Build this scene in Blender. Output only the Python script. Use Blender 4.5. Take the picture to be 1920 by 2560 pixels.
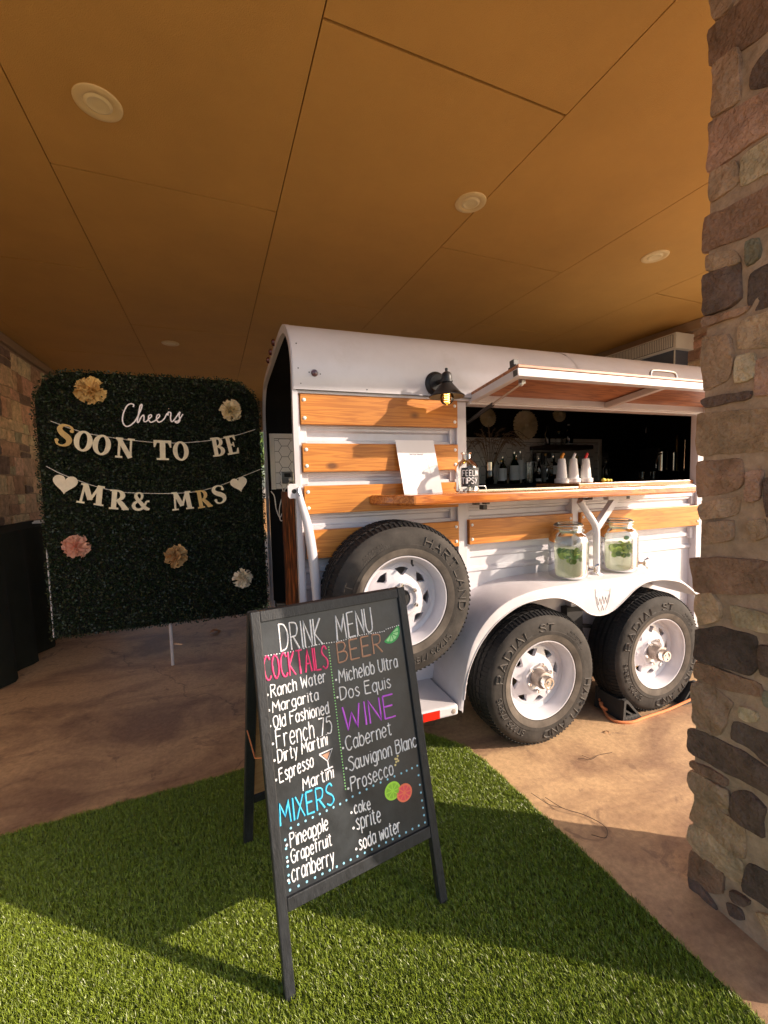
import bpy, math, random
import numpy as np
from mathutils import Vector, Matrix
for o in list(bpy.data.objects): bpy.data.objects.remove(o)
SC = bpy.context.scene
COL = SC.collection
R = math.radians
rnd = random.Random(7)

# ---------------------------------------------------------------- camera, sky, sun, exposure
cam = bpy.data.cameras.new('camera'); cam_ob = bpy.data.objects.new('camera', cam); COL.objects.link(cam_ob)
cam.sensor_fit = 'VERTICAL'; cam.sensor_height = 36.0; cam.lens = 1047.25 / 2560 * 36
cam.clip_start = 0.05; cam.clip_end = 2000
right = Vector((0.93938, -0.34191, -0.02561)); up = Vector((0.04791, 0.05693, 0.99723)); fwd = Vector((0.33950, 0.93801, -0.06986))
cam_ob.matrix_world = Matrix(((right.x, up.x, -fwd.x, 0), (right.y, up.y, -fwd.y, 0), (right.z, up.z, -fwd.z, 1.3909), (0, 0, 0, 1)))
SC.camera = cam_ob
SUNDIR = Vector((1.62, -1.0, 0.82)).normalized()            # towards the sun
elev = math.asin(SUNDIR.z); azim = math.atan2(SUNDIR.x, SUNDIR.y)
world = bpy.data.worlds.new('World'); SC.world = world; world.use_nodes = True
wn = world.node_tree.nodes; wn.clear()
wo = wn.new('ShaderNodeOutputWorld'); wb = wn.new('ShaderNodeBackground'); ws = wn.new('ShaderNodeTexSky')
ws.sky_type = 'NISHITA'; ws.sun_disc = False; ws.sun_elevation = elev; ws.sun_rotation = azim; ws.dust_density = 2.0
wb.inputs['Strength'].default_value = 0.13
world.node_tree.links.new(ws.outputs[0], wb.inputs[0]); world.node_tree.links.new(wb.outputs[0], wo.inputs[0])
sun = bpy.data.lights.new('sun', 'SUN'); sun.energy = 3.9; sun.angle = R(0.55); sun.color = (1.0, 0.82, 0.66)
sun_ob = bpy.data.objects.new('sun', sun); COL.objects.link(sun_ob)
sun_ob.rotation_euler = SUNDIR.to_track_quat('Z', 'Y').to_euler(); sun_ob.location = SUNDIR * 30
vs = SC.view_settings; vs.view_transform = 'Standard'; vs.look = 'None'; vs.exposure = 0.95; vs.gamma = 1
SC.cycles.max_bounces = 10; SC.cycles.diffuse_bounces = 6; SC.cycles.transparent_max_bounces = 16
SC.cycles.use_denoising = True

# ---------------------------------------------------------------- materials
MATS = {}
def nodes(name):
    m = bpy.data.materials.new(name); m.use_nodes = True; MATS[name] = m
    return m, m.node_tree.nodes, m.node_tree.links, m.node_tree.nodes['Principled BSDF']
def plain(name, c, rough=0.5, metal=0.0, var=0.12, scale=6.0, bump=0.0, bscale=60.0, spec=0.5, coat=0.0, stretch=(1, 1, 1), emit=0.0, dirt=0.0):
    m, n, l, b = nodes(name)
    tc = n.new('ShaderNodeTexCoord'); mp = n.new('ShaderNodeMapping'); mp.inputs['Scale'].default_value = stretch
    l.new(tc.outputs['Object'], mp.inputs[0])
    nz = n.new('ShaderNodeTexNoise'); nz.inputs['Scale'].default_value = scale; nz.inputs['Detail'].default_value = 6; nz.inputs['Roughness'].default_value = 0.65
    l.new(mp.outputs[0], nz.inputs[0])
    cr = n.new('ShaderNodeValToRGB')
    cr.color_ramp.elements[0].position = 0.3; cr.color_ramp.elements[1].position = 0.7
    cr.color_ramp.elements[0].color = tuple(x * (1 - var) for x in c) + (1,)
    cr.color_ramp.elements[1].color = tuple(min(1, x * (1 + var)) for x in c) + (1,)
    l.new(nz.outputs[0], cr.inputs[0]); l.new(cr.outputs[0], b.inputs['Base Color'])
    if dirt:                                                       # grime and rust specks of their own shape
        src = cr.outputs[0]
        for sc_, lo, hi, amt, cl_ in ((3.1, .54, .72, dirt, (.40, .34, .29)), (26.0, .69, .73, min(1, dirt * 2), (.30, .17, .10))):
            dn = n.new('ShaderNodeTexNoise'); dn.inputs['Scale'].default_value = sc_; dn.inputs['Detail'].default_value = 10; dn.inputs['Roughness'].default_value = .72; l.new(tc.outputs['Object'], dn.inputs[0])
            dm = n.new('ShaderNodeMapRange'); dm.inputs['From Min'].default_value = lo; dm.inputs['From Max'].default_value = hi; dm.inputs['To Max'].default_value = amt; l.new(dn.outputs[0], dm.inputs[0])
            dx = n.new('ShaderNodeMix'); dx.data_type = 'RGBA'; l.new(dm.outputs[0], dx.inputs[0]); l.new(src, dx.inputs[6]); dx.inputs[7].default_value = cl_ + (1,); src = dx.outputs[2]
        l.new(src, b.inputs['Base Color'])
    mr = n.new('ShaderNodeMapRange'); mr.inputs['To Min'].default_value = max(0.02, rough - 0.08); mr.inputs['To Max'].default_value = min(1, rough + 0.08)
    l.new(nz.outputs[0], mr.inputs[0]); l.new(mr.outputs[0], b.inputs['Roughness'])
    b.inputs['Metallic'].default_value = metal; b.inputs['Specular IOR Level'].default_value = spec; b.inputs['Coat Weight'].default_value = coat
    if emit: 
        b.inputs['Emission Color'].default_value = tuple(c) + (1,); b.inputs['Emission Strength'].default_value = emit
    if bump:
        n2 = n.new('ShaderNodeTexNoise'); n2.inputs['Scale'].default_value = bscale; n2.inputs['Detail'].default_value = 4
        l.new(mp.outputs[0], n2.inputs[0])
        bp = n.new('ShaderNodeBump'); bp.inputs['Strength'].default_value = bump; bp.inputs['Distance'].default_value = 0.01
        l.new(n2.outputs[0], bp.inputs['Height']); l.new(bp.outputs[0], b.inputs['Normal'])
    return m
def wood(name, c1, c2, rough=0.45, grain=(1.2, 14, 14), dark=(0.1, 0.035, 0.01), coat=0.0, knots=True):
    m, n, l, b = nodes(name)
    tc = n.new('ShaderNodeTexCoord'); mp = n.new('ShaderNodeMapping'); mp.inputs['Scale'].default_value = grain
    l.new(tc.outputs['Object'], mp.inputs[0])
    nz = n.new('ShaderNodeTexNoise'); nz.inputs['Scale'].default_value = 2.2; nz.inputs['Detail'].default_value = 7; nz.inputs['Distortion'].default_value = 0.6
    l.new(mp.outputs[0], nz.inputs[0])
    wv = n.new('ShaderNodeMath'); wv.operation = 'MULTIPLY'; wv.inputs[1].default_value = 34.0; l.new(nz.outputs[0], wv.inputs[0])
    sn = n.new('ShaderNodeMath'); sn.operation = 'SINE'; l.new(wv.outputs[0], sn.inputs[0])
    mr = n.new('ShaderNodeMapRange'); mr.inputs['From Min'].default_value = -1; l.new(sn.outputs[0], mr.inputs[0])
    cr = n.new('ShaderNodeValToRGB'); e = cr.color_ramp.elements
    e[0].color = tuple(c2) + (1,); e[0].position = 0.0; e[1].color = tuple(c1) + (1,); e[1].position = 0.75
    l.new(mr.outputs[0], cr.inputs[0])
    oi = n.new('ShaderNodeObjectInfo'); om = n.new('ShaderNodeVectorMath'); om.operation = 'SCALE'; om.inputs[0].default_value = (3.1, 7.7, 5.3); l.new(oi.outputs['Random'], om.inputs['Scale']); l.new(om.outputs[0], mp.inputs['Location'])
    n3 = n.new('ShaderNodeTexNoise'); n3.inputs['Scale'].default_value = 2.5; l.new(tc.outputs['Object'], n3.inputs[0])
    mx = n.new('ShaderNodeMix'); mx.data_type = 'RGBA'; mx.blend_type = 'MULTIPLY'; mx.inputs[0].default_value = 0.55
    l.new(cr.outputs[0], mx.inputs[6])
    c4 = n.new('ShaderNodeValToRGB'); c4.color_ramp.elements[0].position = .3; c4.color_ramp.elements[1].position = .7
    c4.color_ramp.elements[0].color = (.6, .55, .5, 1); c4.color_ramp.elements[1].color = (1.15, 1.1, 1.05, 1)
    l.new(n3.outputs[0], c4.inputs[0]); l.new(c4.outputs[0], mx.inputs[7])
    out = mx.outputs[2]
    if knots:
        vo = n.new('ShaderNodeTexVoronoi'); vo.inputs['Scale'].default_value = 1.0
        m2 = n.new('ShaderNodeMapping'); m2.inputs['Scale'].default_value = (3.2, 3.2, 5.5); l.new(tc.outputs['Object'], m2.inputs[0]); l.new(m2.outputs[0], vo.inputs[0])
        k = n.new('ShaderNodeMapRange'); k.inputs['From Min'].default_value = 0.05; k.inputs['From Max'].default_value = 0.12
        k.inputs['To Min'].default_value = 0.85; k.inputs['To Max'].default_value = 0.0; l.new(vo.outputs['Distance'], k.inputs[0])
        mk = n.new('ShaderNodeMix'); mk.data_type = 'RGBA'; l.new(k.outputs[0], mk.inputs[0]); l.new(out, mk.inputs[6]); mk.inputs[7].default_value = tuple(dark) + (1,)
        out = mk.outputs[2]
    l.new(out, b.inputs['Base Color'])
    b.inputs['Roughness'].default_value = rough; b.inputs['Coat Weight'].default_value = coat; b.inputs['Coat Roughness'].default_value = 0.12
    bp = n.new('ShaderNodeBump'); bp.inputs['Strength'].default_value = 0.08; bp.inputs['Distance'].default_value = 0.003
    l.new(mr.outputs[0], bp.inputs['Height']); l.new(bp.outputs[0], b.inputs['Normal'])
    return m
def vcol(name, rough=0.85, bump=0.8, bscale=38, var=0.42):
    m, n, l, b = nodes(name)
    at = n.new('ShaderNodeAttribute'); at.attribute_name = 'tint'
    tc = n.new('ShaderNodeTexCoord')
    nz = n.new('ShaderNodeTexNoise'); nz.inputs['Scale'].default_value = 14; nz.inputs['Detail'].default_value = 8; nz.inputs['Roughness'].default_value = .7; l.new(tc.outputs['Object'], nz.inputs[0])
    cr = n.new('ShaderNodeValToRGB'); cr.color_ramp.elements[0].position = .3; cr.color_ramp.elements[1].position = .7
    cr.color_ramp.elements[0].color = (1 - var, 1 - var, 1 - var * 1.1, 1); cr.color_ramp.elements[1].color = (1 + var, 1 + var * .9, 1 + var * .8, 1)
    l.new(nz.outputs[0], cr.inputs[0])
    mx = n.new('ShaderNodeMix'); mx.data_type = 'RGBA'; mx.blend_type = 'MULTIPLY'; mx.inputs[0].default_value = 1
    l.new(at.outputs['Color'], mx.inputs[6]); l.new(cr.outputs[0], mx.inputs[7]); l.new(mx.outputs[2], b.inputs['Base Color'])
    b.inputs['Roughness'].default_value = rough; b.inputs['Specular IOR Level'].default_value = .25
    n2 = n.new('ShaderNodeTexNoise'); n2.inputs['Scale'].default_value = bscale; n2.inputs['Detail'].default_value = 6; l.new(tc.outputs['Object'], n2.inputs[0])
    bp = n.new('ShaderNodeBump'); bp.inputs['Strength'].default_value = 1.0; bp.inputs['Distance'].default_value = .018
    l.new(n2.outputs[0], bp.inputs['Height']); l.new(bp.outputs[0], b.inputs['Normal'])
    return m
def glassy(name, tint=(0.96, 0.98, 0.97), alpha_mix=0.12, rough=0.02, diffuse=None, dmix=0.0, ior=1.45):
    m, n, l, b = nodes(name); n.remove(b); out = n['Material Output']
    tr = n.new('ShaderNodeBsdfTransparent'); tr.inputs[0].default_value = tuple(tint) + (1,)
    gl = n.new('ShaderNodeBsdfGlossy'); gl.inputs['Roughness'].default_value = rough
    lw = n.new('ShaderNodeFresnel'); lw.inputs['IOR'].default_value = ior
    ad = n.new('ShaderNodeMath'); ad.operation = 'ADD'; ad.inputs[1].default_value = alpha_mix; ad.use_clamp = True; l.new(lw.outputs[0], ad.inputs[0])
    tcn = n.new('ShaderNodeTexCoord'); nzn = n.new('ShaderNodeTexNoise'); nzn.inputs['Scale'].default_value = 30; l.new(tcn.outputs['Object'], nzn.inputs[0])
    bpn = n.new('ShaderNodeBump'); bpn.inputs['Strength'].default_value = .08; bpn.inputs['Distance'].default_value = .01; l.new(nzn.outputs[0], bpn.inputs['Height']); l.new(bpn.outputs[0], gl.inputs['Normal'])
    mx = n.new('ShaderNodeMixShader'); l.new(ad.outputs[0], mx.inputs[0]); l.new(tr.outputs[0], mx.inputs[1]); l.new(gl.outputs[0], mx.inputs[2])
    o = mx.outputs[0]
    if diffuse:
        df = n.new('ShaderNodeBsdfDiffuse'); df.inputs[0].default_value = tuple(diffuse) + (1,)
        tl = n.new('ShaderNodeBsdfTranslucent'); tl.inputs[0].default_value = tuple(diffuse) + (1,)
        a2 = n.new('ShaderNodeAddShader'); m1 = n.new('ShaderNodeMixShader'); m1.inputs[0].default_value = .7; l.new(df.outputs[0], m1.inputs[1]); l.new(tl.outputs[0], m1.inputs[2])
        m2 = n.new('ShaderNodeMixShader'); m2.inputs[0].default_value = dmix; l.new(o, m2.inputs[1]); l.new(m1.outputs[0], m2.inputs[2]); o = m2.outputs[0]
    l.new(o, out.inputs['Surface'])
    return m
def concrete(name, c, stain, dens=0.5):
    m, n, l, b = nodes(name)
    tc = n.new('ShaderNodeTexCoord')
    a = n.new('ShaderNodeTexNoise'); a.inputs['Scale'].default_value = 1.6; a.inputs['Detail'].default_value = 9; a.inputs['Roughness'].default_value = .62; a.inputs['Distortion'].default_value = .5
    mp = n.new('ShaderNodeMapping'); mp.inputs['Scale'].default_value = (.8, 1.5, 1); mp.inputs['Rotation'].default_value = (0, 0, .5); l.new(tc.outputs['Object'], mp.inputs[0]); l.new(mp.outputs[0], a.inputs[0])
    cr = n.new('ShaderNodeValToRGB'); e = cr.color_ramp.elements
    e[0].position = .38; e[0].color = tuple(stain) + (1,); e[1].position = .56; e[1].color = tuple(c) + (1,)
    x = e.new(.8); x.color = tuple(min(1, v * 1.12) for v in c) + (1,)
    l.new(a.outputs[0], cr.inputs[0])
    f = n.new('ShaderNodeTexNoise'); f.inputs['Scale'].default_value = 40; f.inputs['Detail'].default_value = 8; f.inputs['Roughness'].default_value = .75; l.new(tc.outputs['Object'], f.inputs[0])
    c2 = n.new('ShaderNodeValToRGB'); c2.color_ramp.elements[0].position = .3; c2.color_ramp.elements[1].position = .7
    c2.color_ramp.elements[0].color = (.70, .67, .64, 1); c2.color_ramp.elements[1].color = (1.15, 1.13, 1.1, 1); l.new(f.outputs[0], c2.inputs[0])
    mx = n.new('ShaderNodeMix'); mx.data_type = 'RGBA'; mx.blend_type = 'MULTIPLY'; mx.inputs[0].default_value = 1; l.new(cr.outputs[0], mx.inputs[6]); l.new(c2.outputs[0], mx.inputs[7])
    # damp spatters
    s = n.new('ShaderNodeTexNoise'); s.inputs['Scale'].default_value = 5.5; s.inputs['Detail'].default_value = 10; s.inputs['Roughness'].default_value = .7; s.inputs['Distortion'].default_value = 1.2; l.new(tc.outputs['Object'], s.inputs[0])
    k = n.new('ShaderNodeMapRange'); k.inputs['From Min'].default_value = .575; k.inputs['From Max'].default_value = .64; k.inputs['To Max'].default_value = dens; l.new(s.outputs[0], k.inputs[0])
    m2 = n.new('ShaderNodeMix'); m2.data_type = 'RGBA'; l.new(k.outputs[0], m2.inputs[0]); l.new(mx.outputs[2], m2.inputs[6]); m2.inputs[7].default_value = tuple(v * .8 for v in stain) + (1,)
    # hairline cracks
    vo = n.new('ShaderNodeTexVoronoi'); vo.feature = 'DISTANCE_TO_EDGE'; vo.inputs['Scale'].default_value = .30
    nw = n.new('ShaderNodeTexNoise'); nw.inputs['Scale'].default_value = 4; nw.inputs['Detail'].default_value = 6; l.new(tc.outputs['Object'], nw.inputs[0])
    av = n.new('ShaderNodeVectorMath'); av.operation = 'MULTIPLY_ADD'; av.inputs[1].default_value = (.35, .35, 0); l.new(nw.outputs['Color'], av.inputs[0]); l.new(tc.outputs['Object'], av.inputs[2]); l.new(av.outputs[0], vo.inputs[0])
    ck = n.new('ShaderNodeMapRange'); ck.inputs['From Min'].default_value = .0006; ck.inputs['From Max'].default_value = .0022; ck.inputs['To Min'].default_value = .45; ck.inputs['To Max'].default_value = 0; l.new(vo.outputs['Distance'], ck.inputs[0])
    m3 = n.new('ShaderNodeMix'); m3.data_type = 'RGBA'; l.new(ck.outputs[0], m3.inputs[0]); l.new(m2.outputs[2], m3.inputs[6]); m3.inputs[7].default_value = (.07, .05, .035, 1)
    l.new(m3.outputs[2], b.inputs['Base Color'])
    b.inputs['Roughness'].default_value = .58; b.inputs['Specular IOR Level'].default_value = .4
    bp = n.new('ShaderNodeBump'); bp.inputs['Strength'].default_value = .35; bp.inputs['Distance'].default_value = .006; l.new(f.outputs[0], bp.inputs['Height']); l.new(bp.outputs[0], b.inputs['Normal'])
    return m

concrete('concrete', (.62, .415, .235), (.31, .19, .12), .7)
concrete('yard', (.46, .36, .25), (.36, .27, .18), .2)
plain('ceiling_paint', (.61, .355, .098), .7, var=.09, scale=1.1, bump=.35, bscale=240, spec=.25)
plain('ceiling_gap', (.10, .055, .02), .9)
plain('trim_paint', (.30, .20, .11), .6)
plain('white_paint', (.63, .61, .645), .42, var=.09, scale=3, bump=.10, bscale=18, dirt=.25, coat=.15)
plain('white_metal', (.64, .62, .66), .34, var=.09, scale=2.6, bump=.12, bscale=7, dirt=.28, coat=.3)
plain('fender_paint', (.63, .605, .63), .42, var=.09, scale=4, bump=.14, bscale=12, dirt=.32, coat=.1)
wood('cedar', (.62, .250, .042), (.48, .172, .027), .42, grain=(1.0, 9, 16))
wood('counter_wood', (.54, .19, .035), (.34, .095, .018), .25, coat=.7, knots=False)
wood('hatch_wood', (.46, .21, .10), (.28, .11, .055), .5)
wood('walnut', (.055, .028, .016), (.03, .014, .009), .5, knots=False)
def charred(name):
    m, n, l, b = nodes(name); tc = n.new('ShaderNodeTexCoord'); mp = n.new('ShaderNodeMapping'); mp.inputs['Scale'].default_value = (1, 1.6, .55); mp.inputs['Rotation'].default_value = (.45, 0, 0); l.new(tc.outputs['Object'], mp.inputs[0])
    a = n.new('ShaderNodeTexNoise'); a.inputs['Scale'].default_value = 8; a.inputs['Detail'].default_value = 8; a.inputs['Roughness'].default_value = .6; a.inputs['Distortion'].default_value = 1.4; l.new(mp.outputs[0], a.inputs[0])
    cr = n.new('ShaderNodeValToRGB'); e = cr.color_ramp.elements; e[0].position = .40; e[0].color = (.012, .008, .006, 1); e[1].position = .68; e[1].color = (.62, .21, .05, 1); x = e.new(.53); x.color = (.16, .05, .018, 1)
    l.new(a.outputs[0], cr.inputs[0]); l.new(cr.outputs[0], b.inputs['Base Color']); b.inputs['Roughness'].default_value = .5
charred('burnt_wood')
wood('plywood', (.42, .25, .12), (.36, .2, .09), .6, knots=False)
plain('black_paint', (.012, .012, .013), .4, var=.2)
plain('black_liner', (.014, .013, .013), .9, spec=.1)
plain('lamp_black', (.02, .02, .022), .45, metal=.3, var=.2)
plain('lamp_inside', (.16, .15, .14), .5, metal=.6)
plain('brass', (.50, .33, .12), .3, metal=1)
plain('chrome', (.75, .73, .70), .12, metal=1, var=.03)
plain('steel', (.45, .44, .43), .3, metal=1, var=.1, bump=.05)
plain('rusty_steel', (.36, .30, .26), .55, metal=.4, var=.4, scale=25)
plain('dark_steel', (.035, .033, .032), .7, metal=.2, var=.3)
plain('rubber', (.017, .017, .018), .72, var=.35, scale=9, bump=.15, bscale=60, spec=.3)
plain('rubber_side', (.047, .042, .038), .8, var=.5, scale=10, bump=.1, bscale=50, spec=.25)
plain('rubber_dust', (.12, .102, .086), .85, var=.35, scale=12, spec=.2)
plain('tyre_letter', (.095, .086, .078), .85, var=.2, spec=.2)
plain('red_reflector', (.70, .025, .012), .25, var=.05, coat=.6)
plain('red_lens', (.08, .008, .010), .2, var=.1, coat=.8)
plain('grey_plastic', (.06, .06, .06), .5)
plain('chock_rubber', (.035, .034, .033), .75, var=.25, bump=.2)
plain('orange_rope', (.75, .25, .09), .7, var=.2, scale=90)
plain('paper', (.82, .80, .82), .6, var=.02)
plain('grey_ink', (.36, .35, .42), .7)
plain('chalkboard', (.026, .030, .034), .42, var=.55, scale=7, bump=.05)
plain('board_frame', (.016, .018, .021), .55, var=.5, scale=14, bump=.15, bscale=40, stretch=(6, 6, 1))
plain('chalk_white', (.78, .78, .80), .75, var=.18, scale=140)
plain('chalk_pink', (.80, .06, .20), .7)
plain('chalk_brown', (.42, .23, .15), .7)
plain('chalk_purple', (.62, .13, .82), .7)
plain('chalk_blue', (.06, .50, .78), .7)
plain('chalk_paleblue', (.28, .62, .82), .7)
plain('chalk_green', (.30, .72, .25), .7)
plain('lime_rind', (.05, .42, .11), .7)
plain('lime_pulp', (.40, .74, .36), .7)
plain('slice_lime', (.38, .70, .06), .7)
plain('slice_limedark', (.25, .52, .04), .7)
plain('slice_red', (.80, .09, .12), .7)
plain('slice_rim', (.85, .20, .10), .7)
plain('gold_bubble', (.62, .52, .25), .7)
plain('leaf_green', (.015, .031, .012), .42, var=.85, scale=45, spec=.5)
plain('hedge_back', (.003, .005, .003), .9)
plain('letter_card', (.93, .84, .64), .6, var=.12, scale=20)
plain('letter_gold', (.72, .50, .18), .45, var=.15, scale=14)
plain('heart_card', (.90, .82, .66), .6, var=.1, scale=20)
plain('string_white', (.75, .72, .68), .7)
plain('neon_white', (.86, .76, .72), .35, var=.02, emit=.12)
plain('tissue_gold', (.75, .52, .22), .85, var=.15, scale=15, spec=.1)
plain('tissue_tan', (.64, .42, .20), .85, var=.15, scale=15, spec=.1)
plain('tissue_pink', (.84, .48, .36), .85, var=.12, scale=15, spec=.1)
plain('tissue_cream', (.94, .82, .58), .85, var=.1, scale=15, spec=.1)
plain('tissue_white', (.95, .86, .70), .85, var=.08, scale=15, spec=.1)
plain('cloth_black', (.019, .021, .017), .95, var=.2, spec=.1)
plain('mortar', (.43, .30, .20), .95, var=.25, scale=20, bump=.7, bscale=70, spec=.1)
vcol('stone', bscale=75)
plain('clasp_wire', (.62, .60, .58), .3, metal=.4, var=.05)
plain('tile_white', (.86, .83, .79), .3, var=.04)
plain('grout', (.10, .09, .085), .8)
plain('frame_cream', (.82, .77, .70), .5, var=.05)
plain('fan_cream', (.72, .62, .42), .85, var=.12, scale=25, spec=.1)
plain('dried_grass', (.30, .20, .13), .9, var=.3, scale=20, spec=.1)
plain('cup_white', (.80, .78, .76), .4, var=.02)
plain('spout_orange', (.85, .33, .03), .4)
plain('spout_red', (.70, .03, .03), .4)
plain('label_paper', (.74, .74, .76), .6, var=.08)
plain('label_black', (.025, .025, .027), .6)
plain('ac_white', (.66, .64, .55), .5, var=.05)
plain('ac_slot', (.12, .11, .10), .8)
plain('ac_blue', (.085, .10, .125), .35, var=.12)
plain('light_trim', (.80, .62, .30), .5, var=.03)
plain('light_lens', (.84, .70, .38), .35, var=.05)
plain('turf_base', (.045, .060, .014), .95)
plain('turf_blade', (.195, .258, .023), .36, var=.7, scale=70, spec=.5)
plain('lemon', (.80, .66, .10), .5)
plain('lime_slice_wet', (.55, .72, .18), .35, var=.3, scale=40)
plain('cucumber', (.20, .42, .10), .35, var=.3, scale=30)
plain('mint', (.30, .52, .06), .4, var=.3, scale=50)
plain('tree_leaf', (.10, .16, .035), .6, var=.5, scale=3)
plain('bark', (.10, .07, .05), .9, bump=.5)
plain('leaf_dry', (.48, .27, .14), .8)
glassy('glass_clear', (.97, .985, .98), .025)
glassy('glass_pane', (.97, .97, .97), .02)
glassy('glass_green', (.10, .30, .10), .06, .02, (.03, .14, .04), .35)
glassy('glass_dark', (.12, .11, .10), .06)
glassy('glass_amber', (.95, .66, .28), .05)
glassy('acrylic', (.9, .9, .9), .02)
glassy('lemon_water', (.95, .96, .90), .02, .05, (.92, .93, .82), .6)
def emitter(name, c, s):
    m, n, l, b = nodes(name); b.inputs['Base Color'].default_value = tuple(c) + (1,); b.inputs['Emission Color'].default_value = tuple(c) + (1,); b.inputs['Emission Strength'].default_value = s
emitter('filament', (1.0, .80, .38), 6.0)

# ---------------------------------------------------------------- mesh builder
def catmull(pts, n=6, closed=False):
    P = [Vector(p) for p in pts]
    if len(P) < 3: return P
    out = []; N = len(P); last = N if closed else N - 1
    for i in range(last):
        p1, p2 = P[i], P[(i + 1) % N]
        p0 = P[i - 1] if (i or closed) else p1 * 2 - p2
        p3 = P[(i + 2) % N] if (i + 2 < N or closed) else p2 * 2 - p1
        for k in range(n):
            t = k / n
            out.append(0.5 * ((2 * p1) + (p2 - p0) * t + (2 * p0 - 5 * p1 + 4 * p2 - p3) * t * t + (3 * p1 - p0 - 3 * p2 + p3) * t ** 3))
    if not closed: out.append(P[-1])
    return out
class M:
    def __init__(s): s.v = []; s.f = []; s.mi = []; s.cur = 0; s.col = []; s.c = None
    def face(s, idx): s.f.append(tuple(idx)); s.mi.append(s.cur); s.col.append(s.c)
    def add(s, vs, fs):
        b = len(s.v); s.v += [tuple(v) for v in vs]
        for f in fs: s.face([b + i for i in f])
    def box(s, x0, x1, y0, y1, z0, z1):
        s.add([(x0, y0, z0), (x1, y0, z0), (x1, y1, z0), (x0, y1, z0), (x0, y0, z1), (x1, y0, z1), (x1, y1, z1), (x0, y1, z1)],
              [(0, 3, 2, 1), (4, 5, 6, 7), (0, 1, 5, 4), (1, 2, 6, 5), (2, 3, 7, 6), (3, 0, 4, 7)]); return s
    def obox(s, o, u, v, w):            # corner + three edge vectors
        o, u, v, w = map(Vector, (o, u, v, w))
        P = [o, o + u, o + u + v, o + v]; P += [p + w for p in P]
        fl = u.cross(v).dot(w) < 0
        F = [(0, 3, 2, 1), (4, 5, 6, 7), (0, 1, 5, 4), (1, 2, 6, 5), (2, 3, 7, 6), (3, 0, 4, 7)]
        s.add(P, [f[::-1] if fl else f for f in F]); return s
    def bar(s, a, b, w, h, upv=(0, 0, 1)):
        a, b = Vector(a), Vector(b); d = b - a; dn = d.normalized(); x = dn.cross(Vector(upv))
        if x.length < 1e-4: x = dn.cross(Vector((1, 0, 0)))
        x.normalize(); y = x.cross(dn).normalized()
        return s.obox(a - x * w / 2 - y * h / 2, d, x * w, y * h)
    def tube(s, pts, r, n=8, closed=False, cap=True):
        P = [Vector(p) for p in pts]; N = len(P); rs = r if isinstance(r, (list, tuple)) else [r] * N
        base = len(s.v); prev = None
        for i in range(N):
            a = P[i - 1] if (i > 0 or closed) else P[i]; b = P[(i + 1) % N] if (i < N - 1 or closed) else P[i]
            t = (b - a); t = t.normalized() if t.length > 1e-9 else Vector((0, 0, 1))
            if prev is None:
                q = Vector((0, 0, 1)) if abs(t.z) < .9 else Vector((1, 0, 0)); x = t.cross(q).normalized()
            else:
                x = (prev - t * prev.dot(t)); x = x.normalized() if x.length > 1e-6 else t.orthogonal().normalized()
            prev = x; y = t.cross(x)
            for k in range(n):
                a_ = 2 * math.pi * k / n; s.v.append(tuple(P[i] + (x * math.cos(a_) + y * math.sin(a_)) * rs[i]))
        for i in range(N if closed else N - 1):
            j = (i + 1) % N
            for k in range(n):
                k2 = (k + 1) % n; s.face((base + i * n + k, base + i * n + k2, base + j * n + k2, base + j * n + k))
        if cap and not closed:
            s.face([base + k for k in range(n)][::-1]); s.face([base + (N - 1) * n + k for k in range(n)])
        return s
    def lathe(s, prof, c=(0, 0, 0), axis='Z', n=32, flip=False, a0=0, a1=2 * math.pi):
        c = Vector(c); base = len(s.v); full = abs(a1 - a0 - 2 * math.pi) < 1e-6; m = n if full else n + 1
        for r, h in prof:
            for k in range(m):
                a = a0 + (a1 - a0) * k / n; p, q = r * math.cos(a), r * math.sin(a)
                if axis == 'Z': s.v.append((c.x + p, c.y + q, c.z + h))
                elif axis == 'Y': s.v.append((c.x + p, c.y + h, c.z + q))
                else: s.v.append((c.x + h, c.y + p, c.z + q))
        for i in range(len(prof) - 1):
            for k in range(n):
                k2 = (k + 1) % m
                f = (base + i * m + k, base + i * m + k2, base + (i + 1) * m + k2, base + (i + 1) * m + k)
                s.face(f if not flip else f[::-1])
        return s
    def prism(s, poly, fn, d0, d1):     # poly in 2-D, fn(a,b,d) -> 3-D
        n = len(poly); P = [fn(a, b, d0) for a, b in poly] + [fn(a, b, d1) for a, b in poly]
        s.add(P, [tuple(range(n))[::-1], tuple(range(n, 2 * n))] + [(i, (i + 1) % n, n + (i + 1) % n, n + i) for i in range(n)]); return s
    def sphere(s, c, r, n=12, m=8, sc=(1, 1, 1)):
        pr = []; base = len(s.v)
        for i in range(m + 1):
            t = math.pi * i / m
            for k in range(n):
                a = 2 * math.pi * k / n
                s.v.append((c[0] + r * sc[0] * math.sin(t) * math.cos(a), c[1] + r * sc[1] * math.sin(t) * math.sin(a), c[2] + r * sc[2] * math.cos(t)))
        for i in range(m):
            for k in range(n):
                k2 = (k + 1) % n; s.face((base + i * n + k, base + (i + 1) * n + k, base + (i + 1) * n + k2, base + i * n + k2))
        return s
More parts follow.
